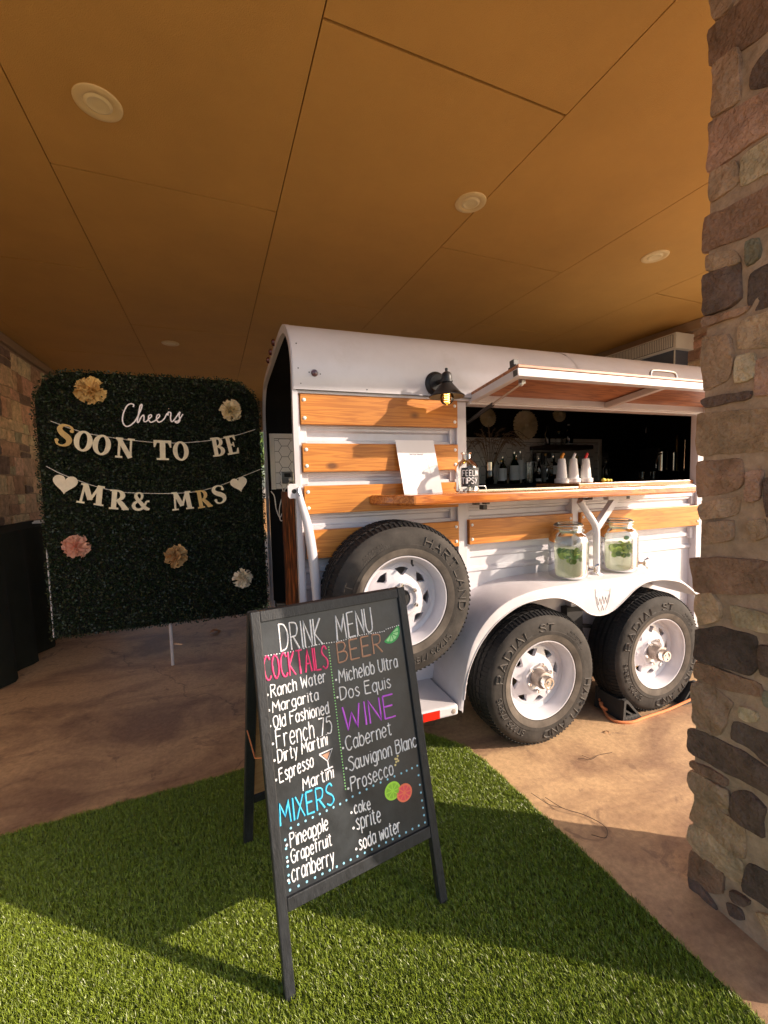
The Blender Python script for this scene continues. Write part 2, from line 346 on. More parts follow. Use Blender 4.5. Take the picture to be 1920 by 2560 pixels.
    def build(s, name, mats, parent=None, smooth=35, bevel=0, root=None):
        me = bpy.data.meshes.new(name)
        off = Vector((0, 0, 0)); p = parent
        while p is not None: off += p.location; p = p.parent
        loc = Vector((0, 0, 0))
        if parent is None and root is not None: loc = Vector(root); off = loc
        me.from_pydata([(v[0] - off.x, v[1] - off.y, v[2] - off.z) for v in s.v], [], s.f)
        mats = mats if isinstance(mats, (list, tuple)) else [mats]
        for m in mats: me.materials.append(MATS[m])
        if len(mats) > 1: me.polygons.foreach_set('material_index', s.mi)
        if any(c is not None for c in s.col):
            at = me.attributes.new('tint', 'FLOAT_COLOR', 'FACE'); arr = []
            for c in s.col: arr += list(c or (1, 1, 1)) + [1]
            at.data.foreach_set('color', arr)
        if smooth:
            me.polygons.foreach_set('use_smooth', [True] * len(me.polygons)); me.update()
            try: me.set_sharp_from_angle(angle=R(smooth))
            except Exception: pass
        me.validate(); me.update()
        o = bpy.data.objects.new(name, me); COL.objects.link(o); o.location = loc
        if parent is not None: o.parent = parent
        if bevel:
            b = o.modifiers.new('bevel', 'BEVEL'); b.width = bevel; b.segments = 2; b.limit_method = 'ANGLE'; b.angle_limit = R(50); b.harden_normals = False
        return o
def tag(o, label=None, cat=None, group=None, kind=None):
    if label: o['label'] = label
    if cat: o['category'] = cat
    if group: o['group'] = group
    if kind: o['kind'] = kind
    return o
def thing(name, loc, label, cat, group=None):
    o = bpy.data.objects.new(name, None); o.empty_display_size = .1; o.location = loc; COL.objects.link(o)
    return tag(o, label, cat, group)
def copy_tree(o, parent=None):
    c = o.copy(); COL.objects.link(c); c.parent = parent
    for ch in [x for x in COL.objects if x.parent == o]: copy_tree(ch, c)
    return c
def shift_parts(c, d): pass

# ---------------------------------------------------------------- hand-lettering strokes
G = {
'A': "0,0 .24,1 .48,0|.09,.36 .4,.36", 'B': "0,0 0,1|~0,1 .3,.97 .38,.76 .25,.54 0,.52|~0,.52 .34,.5 .44,.26 .3,.03 0,0",
'C': "~.44,.82 .3,1 .1,.88 0,.5 .1,.1 .3,0 .45,.16", 'D': "0,0 0,1|~0,1 .3,.92 .45,.55 .33,.12 0,0", 'E': "0,1 0,0|0,1 .4,1|0,0 .42,0|0,.52 .34,.52",
'F': "0,1 0,0|0,1 .4,1|0,.52 .32,.52", 'G': "~.44,.82 .3,1 .1,.88 0,.5 .1,.1 .3,0 .44,.15 .45,.42|.26,.42 .46,.42", 'H': "0,0 0,1|.42,0 .42,1|0,.5 .42,.5",
'I': ".04,0 .04,1", 'K': "0,0 0,1|.42,1 .02,.45|.02,.45 .44,0", 'L': "0,1 0,0|0,0 .4,0", 'M': "0,0 .06,1 .3,.3 .52,1 .58,0", 'N': "0,0 0,1 .42,0 .42,1",
'O': "~.22,1 .04,.8 0,.5 .06,.18 .22,0 .4,.2 .45,.5 .4,.82 .22,1", 'P': "0,0 0,1|~0,1 .32,.95 .4,.75 .3,.5 0,.46", 'R': "0,0 0,1|~0,1 .32,.95 .4,.75 .3,.5 0,.46|.14,.47 .44,0",
'S': "~.4,.84 .26,1 .06,.88 .05,.66 .36,.4 .4,.14 .2,0 0,.12", 'T': ".22,0 .22,1|0,1 .46,1", 'U': "~0,1 0,.3 .1,.03 .24,0 .38,.08 .42,.35 .42,1", 'W': "0,1 .12,0 .3,.7 .46,0 .6,1",
'X': "0,0 .44,1|0,1 .44,0", 'Y': "0,1 .22,.5|.44,1 .1,0",
'a': "~.32,.5 .18,.6 .02,.45 0,.2 .12,0 .3,.15|.33,.6 .33,0", 'b': "0,1 0,0|~0,.42 .18,.6 .34,.4 .3,.08 .12,0 0,.14", 'c': "~.32,.5 .16,.6 0,.35 .06,.05 .2,0 .33,.12",
'd': "~.33,.45 .18,.6 0,.35 .06,.04 .2,0 .33,.16|.34,1 .34,0", 'e': "~.02,.3 .32,.34 .28,.55 .14,.6 0,.35 .06,.06 .2,0 .34,.12", 'f': "~.3,.92 .2,1 .1,.85 .1,0|0,.58 .26,.58",
'g': "~.33,.5 .18,.6 0,.38 .08,.05 .22,.03 .33,.2|~.34,.6 .34,-.1 .22,-.3 .03,-.22", 'h': "0,1 0,0|~0,.4 .16,.6 .3,.5 .31,0", 'i': ".03,.6 .03,0|.03,.8 .035,.84", 'k': "0,1 0,0|.28,.6 .02,.25|.02,.25 .3,0",
'l': ".03,1 .03,0", 'm': "0,.6 0,0|~0,.42 .12,.6 .22,.5 .22,0|~.22,.42 .34,.6 .45,.5 .45,0", 'n': "0,.6 0,0|~0,.42 .16,.6 .3,.5 .31,0",
'o': "~.16,.6 .02,.45 0,.28 .05,.06 .17,0 .31,.1 .34,.3 .3,.5 .16,.6", 'p': "0,.6 0,-.3|~0,.42 .18,.6 .34,.4 .3,.08 .12,0 0,.14", 'q': "~.33,.45 .18,.6 0,.35 .06,.04 .2,0 .33,.16|.34,.6 .34,-.3",
'r': "0,.6 0,0|~0,.38 .12,.57 .26,.54", 's': "~.27,.5 .16,.6 .03,.48 .14,.32 .28,.18 .18,.01 0,.07", 't': "~.12,.92 .12,.1 .2,0 .28,.06|0,.62 .26,.62", 'u': "~0,.6 .01,.15 .12,0 .28,.12|.31,.6 .31,0",
'v': "0,.6 .15,0 .3,.6", 'w': "~0,.6 .08,0 .22,.45 .34,0 .44,.6", 'y': "0,.6 .16,.05|.32,.6 .08,-.3", '7': "0,1 .4,1 .14,0", '5': ".38,1 .06,1 .03,.58|~.03,.58 .26,.62 .4,.36 .26,.04 0,.06",
'2': "~.02,.8 .2,1 .38,.8 .3,.5 0,0|0,0 .42,0", '1': ".0,.8 .12,1 .12,0", '/': "0,-.05 .3,1", '0': "~.2,1 .02,.7 .02,.3 .2,0 .38,.3 .38,.7 .2,1", '3': "~0,.85 .2,1 .36,.78 .15,.53 .38,.28 .2,0 0,.12", '8': "~.2,.52 .04,.78 .2,1 .36,.78 .2,.52 0,.24 .2,0 .4,.24 .2,.52", '9': "~.36,.8 .2,1 .02,.75 .2,.5 .36,.78 .34,.4 .2,0", '6': "~.34,.95 .08,.6 .02,.2 .2,0 .38,.25 .2,.5 .04,.25", 'z': "0,.6 .28,.6 0,0 .3,0"}
def strokes(text, gap=.13):
    x = 0; out = []
    for ch in text:
        if ch == ' ': x += .3; continue
        w = 0
        for part in G[ch].split('|'):
            sm = part.startswith('~'); pts = [tuple(map(float, q.split(','))) for q in part.lstrip('~').split()]
            w = max(w, max(p[0] for p in pts))
            out.append((sm, [(x + p[0], p[1]) for p in pts]))
        x += w + gap
    return out, x - gap
def letter_tubes(m, text, fn, w, h, r, n=5, wob=.0, gap=.13, sub=5, tall=False):
    st, tw = strokes(text, gap)
    if tall and not text.isupper():
        ty = lambda y: y * 1.2 if 0 < y <= .6 else (.72 + (y - .6) * .7 if y > .6 else y)
        st = [(s_, [(p[0], ty(p[1])) for p in q]) for s_, q in st]
    for sm, pts in st:
        if sm: pts = [(p.x, p.y) for p in catmull([(a, b, 0) for a, b in pts], sub)]
        else:
            q = []
            for (a, b), (c, d) in zip(pts, pts[1:]):
                q += [(a + (c - a) * k / 3, b + (d - b) * k / 3) for k in range(3)]
            pts = q + [pts[-1]]
        jx = rnd.uniform(-wob, wob); 
        ph = rnd.uniform(0, 6); m.tube([fn(a / tw * w + jx, b * h) for a, b in pts], [r * (1 + .16 * math.sin(ph + i * .9) + .08 * math.sin(ph * 2 + i * 2.3)) for i in range(len(pts))], n)
STONES=[('t',[(0.907,2.814),(0.853,2.778),(0.851,2.717),(0.87,2.703),(0.901,2.716)]),('t',[(0.898,2.592),(0.832,2.577),(0.826,2.476),(0.831,2.437),(0.897,2.453)]),('t',[(0.893,2.287),(0.833,2.284),(0.824,2.217),(0.89,2.203)]),('t',[(0.901,2.056),(0.832,2.035),(0.815,1.995),(0.899,2.006)]),('t',[(0.81,1.829),(0.535,1.838),(0.535,1.712),(0.807,1.748)]),('t',[(0.905,1.815),(0.838,1.796),(0.827,1.738),(0.841,1.67),(0.898,1.656)]),('t',[(0.903,1.576),(0.73,1.569),(0.535,1.57),(0.535,1.443),(0.726,1.456),(0.885,1.449),(0.904,1.459)]),('t',[(0.907,1.3),(0.795,1.326),(0.803,1.266),(0.894,1.244)]),('t',[(0.886,1.233),(0.809,1.251),(0.808,1.195),(0.896,1.172)]),('t',[(0.78,1.246),(0.734,1.264),(0.718,1.216),(0.756,1.197)]),('r',[(0.904,2.709),(0.851,2.704),(0.535,2.645),(0.535,2.571),(0.786,2.564),(0.832,2.58),(0.901,2.604)]),('r',[(0.904,2.171),(0.81,2.164),(0.748,2.152),(0.535,2.145),(0.535,2.071),(0.795,2.06),(0.905,2.069)]),('r',[(0.903,1.874),(0.782,1.857),(0.801,1.842),(0.901,1.843)]),('r',[(0.907,1.427),(0.798,1.432),(0.787,1.377),(0.799,1.344),(0.908,1.32)]),('p',[(0.897,2.438),(0.824,2.422),(0.756,2.408),(0.535,2.404),(0.535,2.297),(0.753,2.302),(0.82,2.299),(0.89,2.302)]),('p',[(0.781,1.399),(0.738,1.397),(0.744,1.313),(0.778,1.308)]),('p',[(0.763,1.706),(0.535,1.712),(0.535,1.595),(0.757,1.608)]),('l',[(0.817,2.283),(0.752,2.282),(0.535,2.278),(0.535,2.183),(0.808,2.2)]),('l',[(0.82,1.729),(0.769,1.729),(0.767,1.659),(0.818,1.657)]),('g',[(0.803,2.038),(0.77,2.037),(0.762,1.983),(0.798,1.974)]),('d',[(0.796,2.493),(0.76,2.514),(0.535,2.511),(0.535,2.41),(0.757,2.423),(0.797,2.449)]),('d',[(0.905,2.002),(0.818,1.99),(0.808,1.895),(0.84,1.88),(0.902,1.881)]),('d',[(0.785,1.944),(0.742,1.953),(0.535,1.964),(0.535,1.847),(0.764,1.846),(0.779,1.859)]),('d',[(0.904,1.623),(0.775,1.625),(0.778,1.605),(0.889,1.595)]),('d',[(0.729,1.376),(0.535,1.389),(0.535,1.267),(0.725,1.271)]),('r',[(0.909,1.118),(0.816,1.134),(0.535,1.156),(0.535,1.07),(0.713,1.057),(0.813,1.031),(0.9,1.018)]),('r',[(0.901,0.787),(0.818,0.787),(0.736,0.785),(0.729,0.751),(0.828,0.726),(0.903,0.726)]),('r',[(0.909,0.44),(0.857,0.453),(0.805,0.45),(0.807,0.424),(0.908,0.411)]),('r',[(0.904,0.122),(0.855,0.137),(0.805,0.135),(0.807,0.074),(0.846,0.04),(0.905,0.023)]),('t',[(0.909,1.001),(0.86,1.022),(0.832,0.989),(0.837,0.942),(0.897,0.902)]),('t',[(0.909,0.709),(0.852,0.725),(0.801,0.696),(0.83,0.585),(0.86,0.569),(0.902,0.577)]),('t',[(0.908,0.404),(0.801,0.415),(0.797,0.36),(0.854,0.328),(0.889,0.337),(0.91,0.362)]),('t',[(0.892,0.32),(0.829,0.332),(0.765,0.337),(0.752,0.239),(0.79,0.229),(0.851,0.24),(0.904,0.235)]),('t',[(0.903,0.209),(0.851,0.23),(0.761,0.219),(0.755,0.149),(0.823,0.129),(0.907,0.157)]),('t',[(0.714,0.092),(0.683,0.121),(0.535,0.115),(0.535,0.066),(0.687,0.055)]),('l',[(0.804,0.998),(0.711,0.999),(0.535,1.001),(0.535,0.944),(0.71,0.94),(0.794,0.937)]),('l',[(0.782,0.701),(0.731,0.708),(0.726,0.676),(0.753,0.659),(0.779,0.666)]),('d',[(0.903,0.883),(0.833,0.916),(0.747,0.918),(0.738,0.834),(0.754,0.802),(0.818,0.8),(0.898,0.798)]),('d',[(0.726,0.902),(0.535,0.909),(0.535,0.834),(0.726,0.823)]),('d',[(0.791,0.644),(0.7,0.651),(0.535,0.653),(0.535,0.573),(0.698,0.57),(0.745,0.582),(0.793,0.579)]),('d',[(0.906,0.543),(0.847,0.556),(0.755,0.559),(0.697,0.553),(0.535,0.55),(0.535,0.473),(0.696,0.478),(0.763,0.475),(0.833,0.469),(0.904,0.468)]),('d',[(0.793,0.421),(0.741,0.454),(0.703,0.432),(0.713,0.383),(0.704,0.345),(0.738,0.343),(0.792,0.337)]),('d',[(0.739,0.231),(0.687,0.247),(0.535,0.254),(0.535,0.16),(0.684,0.146),(0.747,0.133),(0.75,0.17)]),('d',[(0.786,0.107),(0.734,0.124),(0.742,0.091),(0.779,0.08)]),('d',[(0.802,0.05),(0.752,0.065),(0.741,0.039),(0.783,0.015)]),('d',[(0.909,0.039),(0.878,0.038),(0.823,0.012),(0.823,-0.003),(0.894,-0.011)]),('g',[(0.72,0.777),(0.535,0.787),(0.535,0.729),(0.716,0.729)]),]
TEXT={'DRINK': [(0.081, 0.908),(0.216, 0.903),(0.081, 0.991)],'MENU': [(0.267, 0.904),(0.399, 0.91),(0.267, 0.984)],'COCKTAILS': [(0.026, 0.835),(0.225, 0.827),(0.028, 0.905)],'BEER': [(0.262, 0.834),(0.425, 0.835),(0.266, 0.897)],'Ranch Water': [(0.039, 0.783),(0.213, 0.787),(0.039, 0.819)],'Margarita': [(0.039, 0.74),(0.182, 0.74),(0.038, 0.772)],'Old Fashioned': [(0.038, 0.695),(0.211, 0.692),(0.04, 0.73)],'French 75': [(0.041, 0.64),(0.215, 0.631),(0.04, 0.691)],'Dirty Martini': [(0.041, 0.599),(0.195, 0.602),(0.041, 0.634)],'Espresso': [(0.04, 0.545),(0.144, 0.556),(0.037, 0.582)],'Martini': [(0.105, 0.501),(0.203, 0.504),(0.107, 0.535)],'MIXERS': [(0.03, 0.433),(0.194, 0.432),(0.028, 0.493)],'Michelob Ultra': [(0.257, 0.772),(0.476, 0.772),(0.26, 0.813)],'Dos Equis': [(0.255, 0.719),(0.439, 0.713),(0.255, 0.759)],'WINE': [(0.257, 0.625),(0.443, 0.619),(0.254, 0.697)],'Cabernet': [(0.254, 0.565),(0.419, 0.566),(0.252, 0.607)],'Sauvignon Blanc': [(0.257, 0.504),(0.508, 0.501),(0.253, 0.545)],'Prosecco': [(0.256, 0.445),(0.407, 0.445),(0.255, 0.486)],'coke': [(0.257, 0.38),(0.312, 0.373),(0.256, 0.404)],'sprite': [(0.258, 0.333),(0.342, 0.325),(0.26, 0.365)],'soda water': [(0.259, 0.274),(0.406, 0.271),(0.258, 0.303)],'Pineapple': [(0.053, 0.366),(0.168, 0.37),(0.053, 0.403)],'Grapefruit': [(0.051, 0.325),(0.174, 0.324),(0.048, 0.359)],'cranberry': [(0.048, 0.278),(0.176, 0.273),(0.045, 0.309)],}


# ---------------------------------------------------------------- ground, slab, turf
PH = 0.0397
CX, CY = Vector((math.cos(PH), math.sin(PH), 0)), Vector((-math.sin(PH), math.cos(PH), 0))
def cl(a, b, z): p = CX * a + CY * b; return (p.x, p.y, z)
ZC = 3.176
m = M(); m.add([(-400, -400, -.012), (400, -400, -.012), (400, 400, -.012), (-400, 400, -.012)], [(0, 1, 2, 3)])
tag(m.build('ground', 'yard', smooth=0), 'pale dry yard running off beyond the covered slab', kind='structure')
m = M(); c4 = [cl(-2.3, -1.6, 0), cl(8, -1.6, 0), cl(8, 9.6, 0), cl(-2.3, 9.6, 0)]
m.add(c4 + [(a, b, -.2) for a, b, _ in c4], [(0, 1, 2, 3), (0, 4, 5, 1), (1, 5, 6, 2), (2, 6, 7, 3), (3, 7, 4, 0)])
tag(m.build('pavement', 'concrete', smooth=0), 'stained tan concrete slab under the porch roof', kind='structure')

RUG = [(-2.0, 2.02), (-.945, 2.042), (-.63, 2.056), (-.267, 2.072), (-.021, 2.088), (.4, 2.085), (.72, 2.06), (.86, 2.035), (.954, 2.0), (1.03, 1.92), (1.084, 1.826), (1.108, 1.72), (1.124, 1.596), (1.145, 1.307), (1.166, 1.113), (1.179, .903), (1.188, .751), (1.2, .592), (1.21, -.5), (-2.0, -.5)]
def inpoly(x, y, P):
    c = np.zeros(x.shape, bool); n = len(P)
    for i in range(n):
        x0, y0 = P[i]; x1, y1 = P[(i + 1) % n]
        if y0 == y1: continue
        k = ((y0 > y) != (y1 > y)) & (x < (x1 - x0) * (y - y0) / (y1 - y0) + x0); c ^= k
    return c
def turf():
    rs = np.random.RandomState(3); V = []; T = []
    N = 900000
    x = rs.uniform(-1.75, 1.22, N); y = rs.uniform(.25, 2.1, N)
    keep = inpoly(x + rs.normal(0, .004, N) + .004 * np.sin(y * 47), y + rs.normal(0, .004, N) + .004 * np.sin(x * 39), RUG)
    # only what lies near the view needs full density
    keep &= (y > .42 - .0 * x)
    x, y = x[keep], y[keep]; n = len(x)
    h = rs.uniform(.008, .0175, n); a = rs.uniform(0, 2 * np.pi, n); lean = rs.uniform(.1, 1.0, n) * h
    la = rs.normal(2.4, 1.1, n); w = rs.uniform(.0006, .00115, n)
    dx, dy = np.cos(a) * w, np.sin(a) * w; lx, ly = np.cos(la) * lean, np.sin(la) * lean
    z0 = np.full(n, .004)
    v = np.stack([np.stack([x - dx, y - dy, z0], 1), np.stack([x + dx, y + dy, z0], 1),
                  np.stack([x + dx * .8 + lx * .4, y + dy * .8 + ly * .4, z0 + h * .62], 1), np.stack([x - dx * .8 + lx * .4, y - dy * .8 + ly * .4, z0 + h * .62], 1),
                  np.stack([x + lx, y + ly, z0 + h], 1)], 1).reshape(-1, 3)
    b = np.arange(n) * 5
    quads = np.stack([b, b + 1, b + 2, b + 3], 1); tris = np.stack([b + 3, b + 2, b + 4], 1)
    base = [(p[0], p[1], .006) for p in RUG] + [(p[0], p[1], .001) for p in RUG]; k = len(RUG); nb = len(v)
    # backing of the turf: one n-gon plus a thin rim
    v = np.concatenate([v, np.array(base)]); loops = [quads.ravel(), tris.ravel()]
    lt = [np.full(n, 4), np.full(n, 3)]
    loops.append(np.arange(nb, nb + k)[::-1]); lt.append(np.array([k]))
    for i in range(k):
        j = (i + 1) % k; loops.append(np.array([nb + i, nb + j, nb + k + j, nb + k + i])); lt.append(np.array([4]))
    loops = np.concatenate(loops); lt = np.concatenate(lt); ls = np.concatenate([[0], np.cumsum(lt)[:-1]])
    me = bpy.data.meshes.new('artificial_turf'); me.vertices.add(len(v)); me.vertices.foreach_set('co', v.ravel())
    me.loops.add(len(loops)); me.loops.foreach_set('vertex_index', loops.astype(np.int32))
    me.polygons.add(len(lt)); me.polygons.foreach_set('loop_start', ls.astype(np.int32)); me.polygons.foreach_set('loop_total', lt.astype(np.int32))
    me.materials.append(MATS['turf_blade']); me.materials.append(MATS['turf_base'])
    mi = np.zeros(len(lt), np.int32); mi[2 * n:] = 1; me.polygons.foreach_set('material_index', mi)
    me.update(calc_edges=True); me.validate()
    o = bpy.data.objects.new('artificial_turf', me); COL.objects.link(o); return o
tag(turf(), 'green artificial turf mat with a rounded corner under the chalkboard', 'turf mat', kind='stuff')

# ---------------------------------------------------------------- porch ceiling, panels with open joints
def ceiling():
    m = M(); m.cur = 0
    xs = [-2.09, -1.945, -.731, .482, 1.708, 2.909, 4.127, 5.27]
    g = .0029
    YA = [.175, .45, 2.907, 5.36, 7.82, 9.3]; YB = [.175, 1.68, 4.14, 6.60, 9.3]
    rows = [[.175, 9.3], YB, YA, YB, YA, YB, YA]
    m.cur = 0
    for i, ys in enumerate(rows):
        for y0, y1 in zip(ys, ys[1:]):
            a, b, c, d = xs[i] + g, xs[i + 1] - g, y0 + g, y1 - g
            m.obox(cl(a, c + .003, ZC), CX * (b - a), CY * (d - c - .006), (0, 0, .012))
    m.cur = 1
    m.obox(cl(-2.3, .172, ZC + .014), CX * 7.8, CY * 9.14, (0, 0, .30))
    m.cur = 2
    m.obox(cl(-2.3, .143, ZC - .015), CX * 7.8, CY * .028, (0, 0, .38))       # front fascia
    m.obox(cl(-2.3, 9.32, 2.56), CX * 7.8, CY * .25, (0, 0, .9))             # rear beam
    return m.build('ceiling', ['ceiling_paint', 'ceiling_gap', 'trim_paint'], smooth=0)
tag(ceiling(), 'brown panelled porch ceiling with thin open joints', kind='structure')
LP = [(-.494, 2.378, 'round white recessed ceiling light nearest the camera, over the hedge side'), (1.535, 2.453, 'round white recessed ceiling light on a seam above the black wall lamp'),
      (3.339, 2.57, 'round white recessed ceiling light nearest the stone pillar'), (-.622, 5.873, 'round recessed ceiling light farthest back, just above the hedge panel')]
proto = None
for x, y, lb in LP:
    if proto is None:
        t = thing('ceiling_light', (x, y, ZC), lb, 'ceiling light', 'recessed porch ceiling lights')
        m = M(); m.lathe([(.058, -.004), (.066, -.008), (.088, -.010), (.098, -.006), (.100, 0)], (x, y, ZC), n=40, flip=True); m.build('trim_ring', 'light_trim', t)
        m = M(); m.lathe([(.0005, -.0075), (.022, -.0072), (.040, -.0085), (.045, -.0105), (.050, -.0085), (.0585, -.0040)], (x, y, ZC), n=32, flip=True); m.build('lens', 'light_lens', t)
        proto = t
    else:
        c = copy_tree(proto); c.location = (x, y, ZC); c['label'] = lb

# ---------------------------------------------------------------- stonework
PAL = {'t': [(.42, .285, .18), (.37, .25, .165), (.46, .325, .21), (.35, .235, .16)], 'r': [(.28, .17, .115), (.31, .19, .125)], 'p': [(.42, .255, .185), (.39, .235, .165)],
       'l': [(.48, .38, .25), (.44, .34, .22)], 'g': [(.25, .22, .15)], 'd': [(.14, .095, .075), (.115, .083, .068), (.155, .105, .083)]}
def noise2(a, b): return math.sin(a * 37.1 + b * 17.3) * .5 + math.sin(a * 71.7 - b * 53.9) * .3 + math.sin(a * 139 + b * 121) * .2
def stone(m, poly, fn, h, kind, rs):
    n = len(poly); pts = []
    ox, oy = rs.uniform(0, 50), rs.uniform(0, 50)
    for i in range(n):
        a, b = poly[i], poly[(i + 1) % n]; L = math.hypot(b[0] - a[0], b[1] - a[1]); k = max(2, int(L / .014))
        for j in range(k):
            t = j / k; x, y = a[0] + (b[0] - a[0]) * t, a[1] + (b[1] - a[1]) * t
            pts.append((x + noise2((x + ox) * 1.1, (y + oy) * 1.1) * .0055, y + noise2((y + ox) * 1.1, (x - oy) * 1.1) * .0055))
    pts = [((pts[i - 1][0] + 3 * pts[i][0] + pts[(i + 1) % len(pts)][0]) / 5, (pts[i - 1][1] + 3 * pts[i][1] + pts[(i + 1) % len(pts)][1]) / 5) for i in range(len(pts))]
    cx = sum(p[0] for p in pts) / len(pts); cy = sum(p[1] for p in pts) / len(pts); N = len(pts)
    c = rs.choice(PAL[kind]); v = rs.uniform(1.0, 1.35); m.c = tuple(x * v for x in c); base = len(m.v)
    planes = [(rs.uniform(-.30, .30), rs.uniform(-.30, .30), rs.uniform(.001, .008)) for _ in range(3)]
    def height(u, w):
        d = h
        for a, b, o in planes: d = min(d, h + o + a * (u - cx) + b * (w - cy))
        return max(h * .35, d) + noise2(u * .9 + ox, w * .9 + oy) * .0030 + noise2(u * 2.7 - oy, w * 2.7 + ox) * .0026
    rings = [(1.085, -.012), (1.082, .50), (1.070, .90), (1.045, 1), (.93, 1), (.78, 1), (.64, 1), (.50, 1), (.34, 1), (.17, 1)]
    for s, d in rings:
        for p in pts:
            u, w = cx + (p[0] - cx) * s, cy + (p[1] - cy) * s
            m.v.append(tuple(fn(u, w, d if d < 0 else height(u, w) * d)))
    m.v.append(tuple(fn(cx, cy, height(cx, cy))))
    for r in range(len(rings) - 1):
        for i in range(N):
            j = (i + 1) % N; m.face((base + r * N + i, base + r * N + j, base + (r + 1) * N + j, base + (r + 1) * N + i))
    for i in range(N): m.face((base + (len(rings) - 1) * N + i, base + (len(rings) - 1) * N + (i + 1) % N, base + len(rings) * N))
def courses(u0, u1, v0, v1, rs, hmin=.09, hmax=.22, wmin=.12, wmax=.42, gap=.012, skip=None):
    out = []; v = v0
    while v < v1 - .03:
        hh = min(rs.uniform(hmin, hmax), v1 - v)
        if v1 - v - hh < .06: hh = v1 - v
        u = u0
        while u < u1 - .02:
            ww = min(rs.uniform(wmin, wmax), u1 - u)
            if u1 - u - ww < .08: ww = u1 - u
            sub = [(v, v + hh)] if (hh < .15 or rs.random() < .6) else [(v, v + hh * .5), (v + hh * .5, v + hh)]
            for a, b in sub:
                j = lambda: rs.uniform(-.012, .012)
                q = [(u + gap + j() * .5, a + gap + j() * .5), (u + ww - gap + j() * .5, a + gap + j()), (u + ww - gap + j(), b - gap + j()), (u + gap + j(), b - gap + j() * .5)]
                if not skip or not skip(q): out.append((rs.choice('ttttrrpldd' if rs.random() < .8 else 'ttg'), q))
            u += ww
        v += hh
    return out
# pillar, left face from the photo's own stones, other faces in the same style
t = thing('stone_pillar', (1.58, .73, 0), 'rough stone pillar in tan, rust and dark brown at the right edge', 'pillar')
m = M(); m.box(1.400, 1.790, .53, .903, 0, 3.174); m.build('mortar', 'mortar', t, smooth=0)
m = M(); rs = random.Random(11)
fl = lambda y, z, d: Vector((1.400 - d, y, z))
# widen the corner stones so that they wrap the rear corner
for k, poly in STONES:
    q = [(y if y < .885 else min(.918, y + .006), z) for y, z in poly]
    stone(m, q, fl, rs.uniform(.009, .018), k, rs)
def flfill(z0, z1): 
    for k, q in courses(.535, .915, z0, z1, rs, .10, .16, .12, .3): stone(m, q, fl, rs.uniform(.008, .016), k, rs)
flfill(2.83, 3.16)
for u0, u1, fn in ((1.41, 1.80, lambda u, w, d: Vector((u, .53 - d, w))), (1.418, 1.80, lambda u, w, d: Vector((u, .903 + d, w))), (.53, .903, lambda u, w, d: Vector((1.790 + d, u, w)))):
    for k, q in courses(u0, u1, .01, 3.16, rs): stone(m, q, fn, rs.uniform(.009, .018), k, rs)
m.build('stones', 'stone', t, smooth=22)
# left wall
t = thing('stone_wall', cl(-2.2, 5.5, 0), 'shaded stone wall behind the black covered table', 'wall')
m = M(); m.obox(cl(-2.4, 1.6, 0), CX * .27, CY * 7.6, (0, 0, ZC - .004)); m.build('mortar', 'mortar', t, smooth=0)
m = M(); rs = random.Random(5)
fw = lambda u, w, d: Vector(cl(-2.13 + d, u, w))
for k, q in courses(1.7, 9.1, .02, 3.05, rs, .10, .24, .12, .40): stone(m, q, fw, rs.uniform(.010, .024), k, rs)
m.col = [tuple(min(.75, x * 1.5) for x in c) for c in m.col]
m.build('stones', 'stone', t, smooth=22)
m = M(); m.obox(cl(-2.12, 1.6, 3.07), CX * .045, CY * 7.6, (0, 0, .10)); m.build('crown_trim', 'trim_paint', t, smooth=0, bevel=.006)
# right wall at the back
t = thing('stone_wall', cl(5.4, 6.3, 0), 'stone wall at back right behind the louvered unit', 'wall')
m = M(); m.obox(cl(5.30, 2.6, 0), CX * .25, CY * 6.6, (0, 0, ZC - .004)); m.build('mortar', 'mortar', t, smooth=0)
m = M(); rs = random.Random(9)
fr = lambda u, w, d: Vector(cl(5.30 - d, u, w))
for k, q in courses(2.65, 9.1, 1.6, 3.02, rs, .10, .24, .14, .40): stone(m, [q[0], q[3], q[2], q[1]], fr, rs.uniform(.012, .03), k, rs)
m.build('stones', 'stone', t, smooth=22)
m = M(); m.obox(cl(5.24, 2.6, 3.06), CX * .05, CY * 6.6, (0, 0, .11)); m.build('crown_trim', 'trim_paint', t, smooth=0, bevel=.006)

# ---------------------------------------------------------------- louvered unit behind the trailer
t = thing('ventilation_unit', (5.1, 3.95, 0), 'off-white louvered hood on a blue-grey cabinet showing over the trailer roof', 'cooling unit')
X0, X1, Y0, Y1 = 4.86, 5.22, 3.47, 4.55
m = M(); m.box(X0 + .07, X1 - .03, Y0 + .06, Y1 - .06, 0, 2.87); m.build('cabinet', 'ac_blue', t, smooth=0, bevel=.01)
m = M(); m.box(X0 + .012, X1, Y0, Y1, 2.85, 3.03); m.build('hood', 'ac_white', t, smooth=0, bevel=.008)
m = M(); m.box(X0 + .002, X0 + .013, Y0 + .035, Y1 - .03, 2.868, 3.008); m.build('grille_back', 'ac_slot', t, smooth=0)
m = M(); y = Y0 + .04
while y < Y1 - .04: m.box(X0 - .004, X0 + .004, y, y + .011, 2.872, 3.004); y += .022
m.build('louvre', 'ac_white', t, smooth=0)
m = M(); m.box(X0 + .066, X0 + .074, Y0 + .052, Y0 + .066, 2.0, 2.848); m.build('corner_strip', 'ac_white', t, smooth=0)

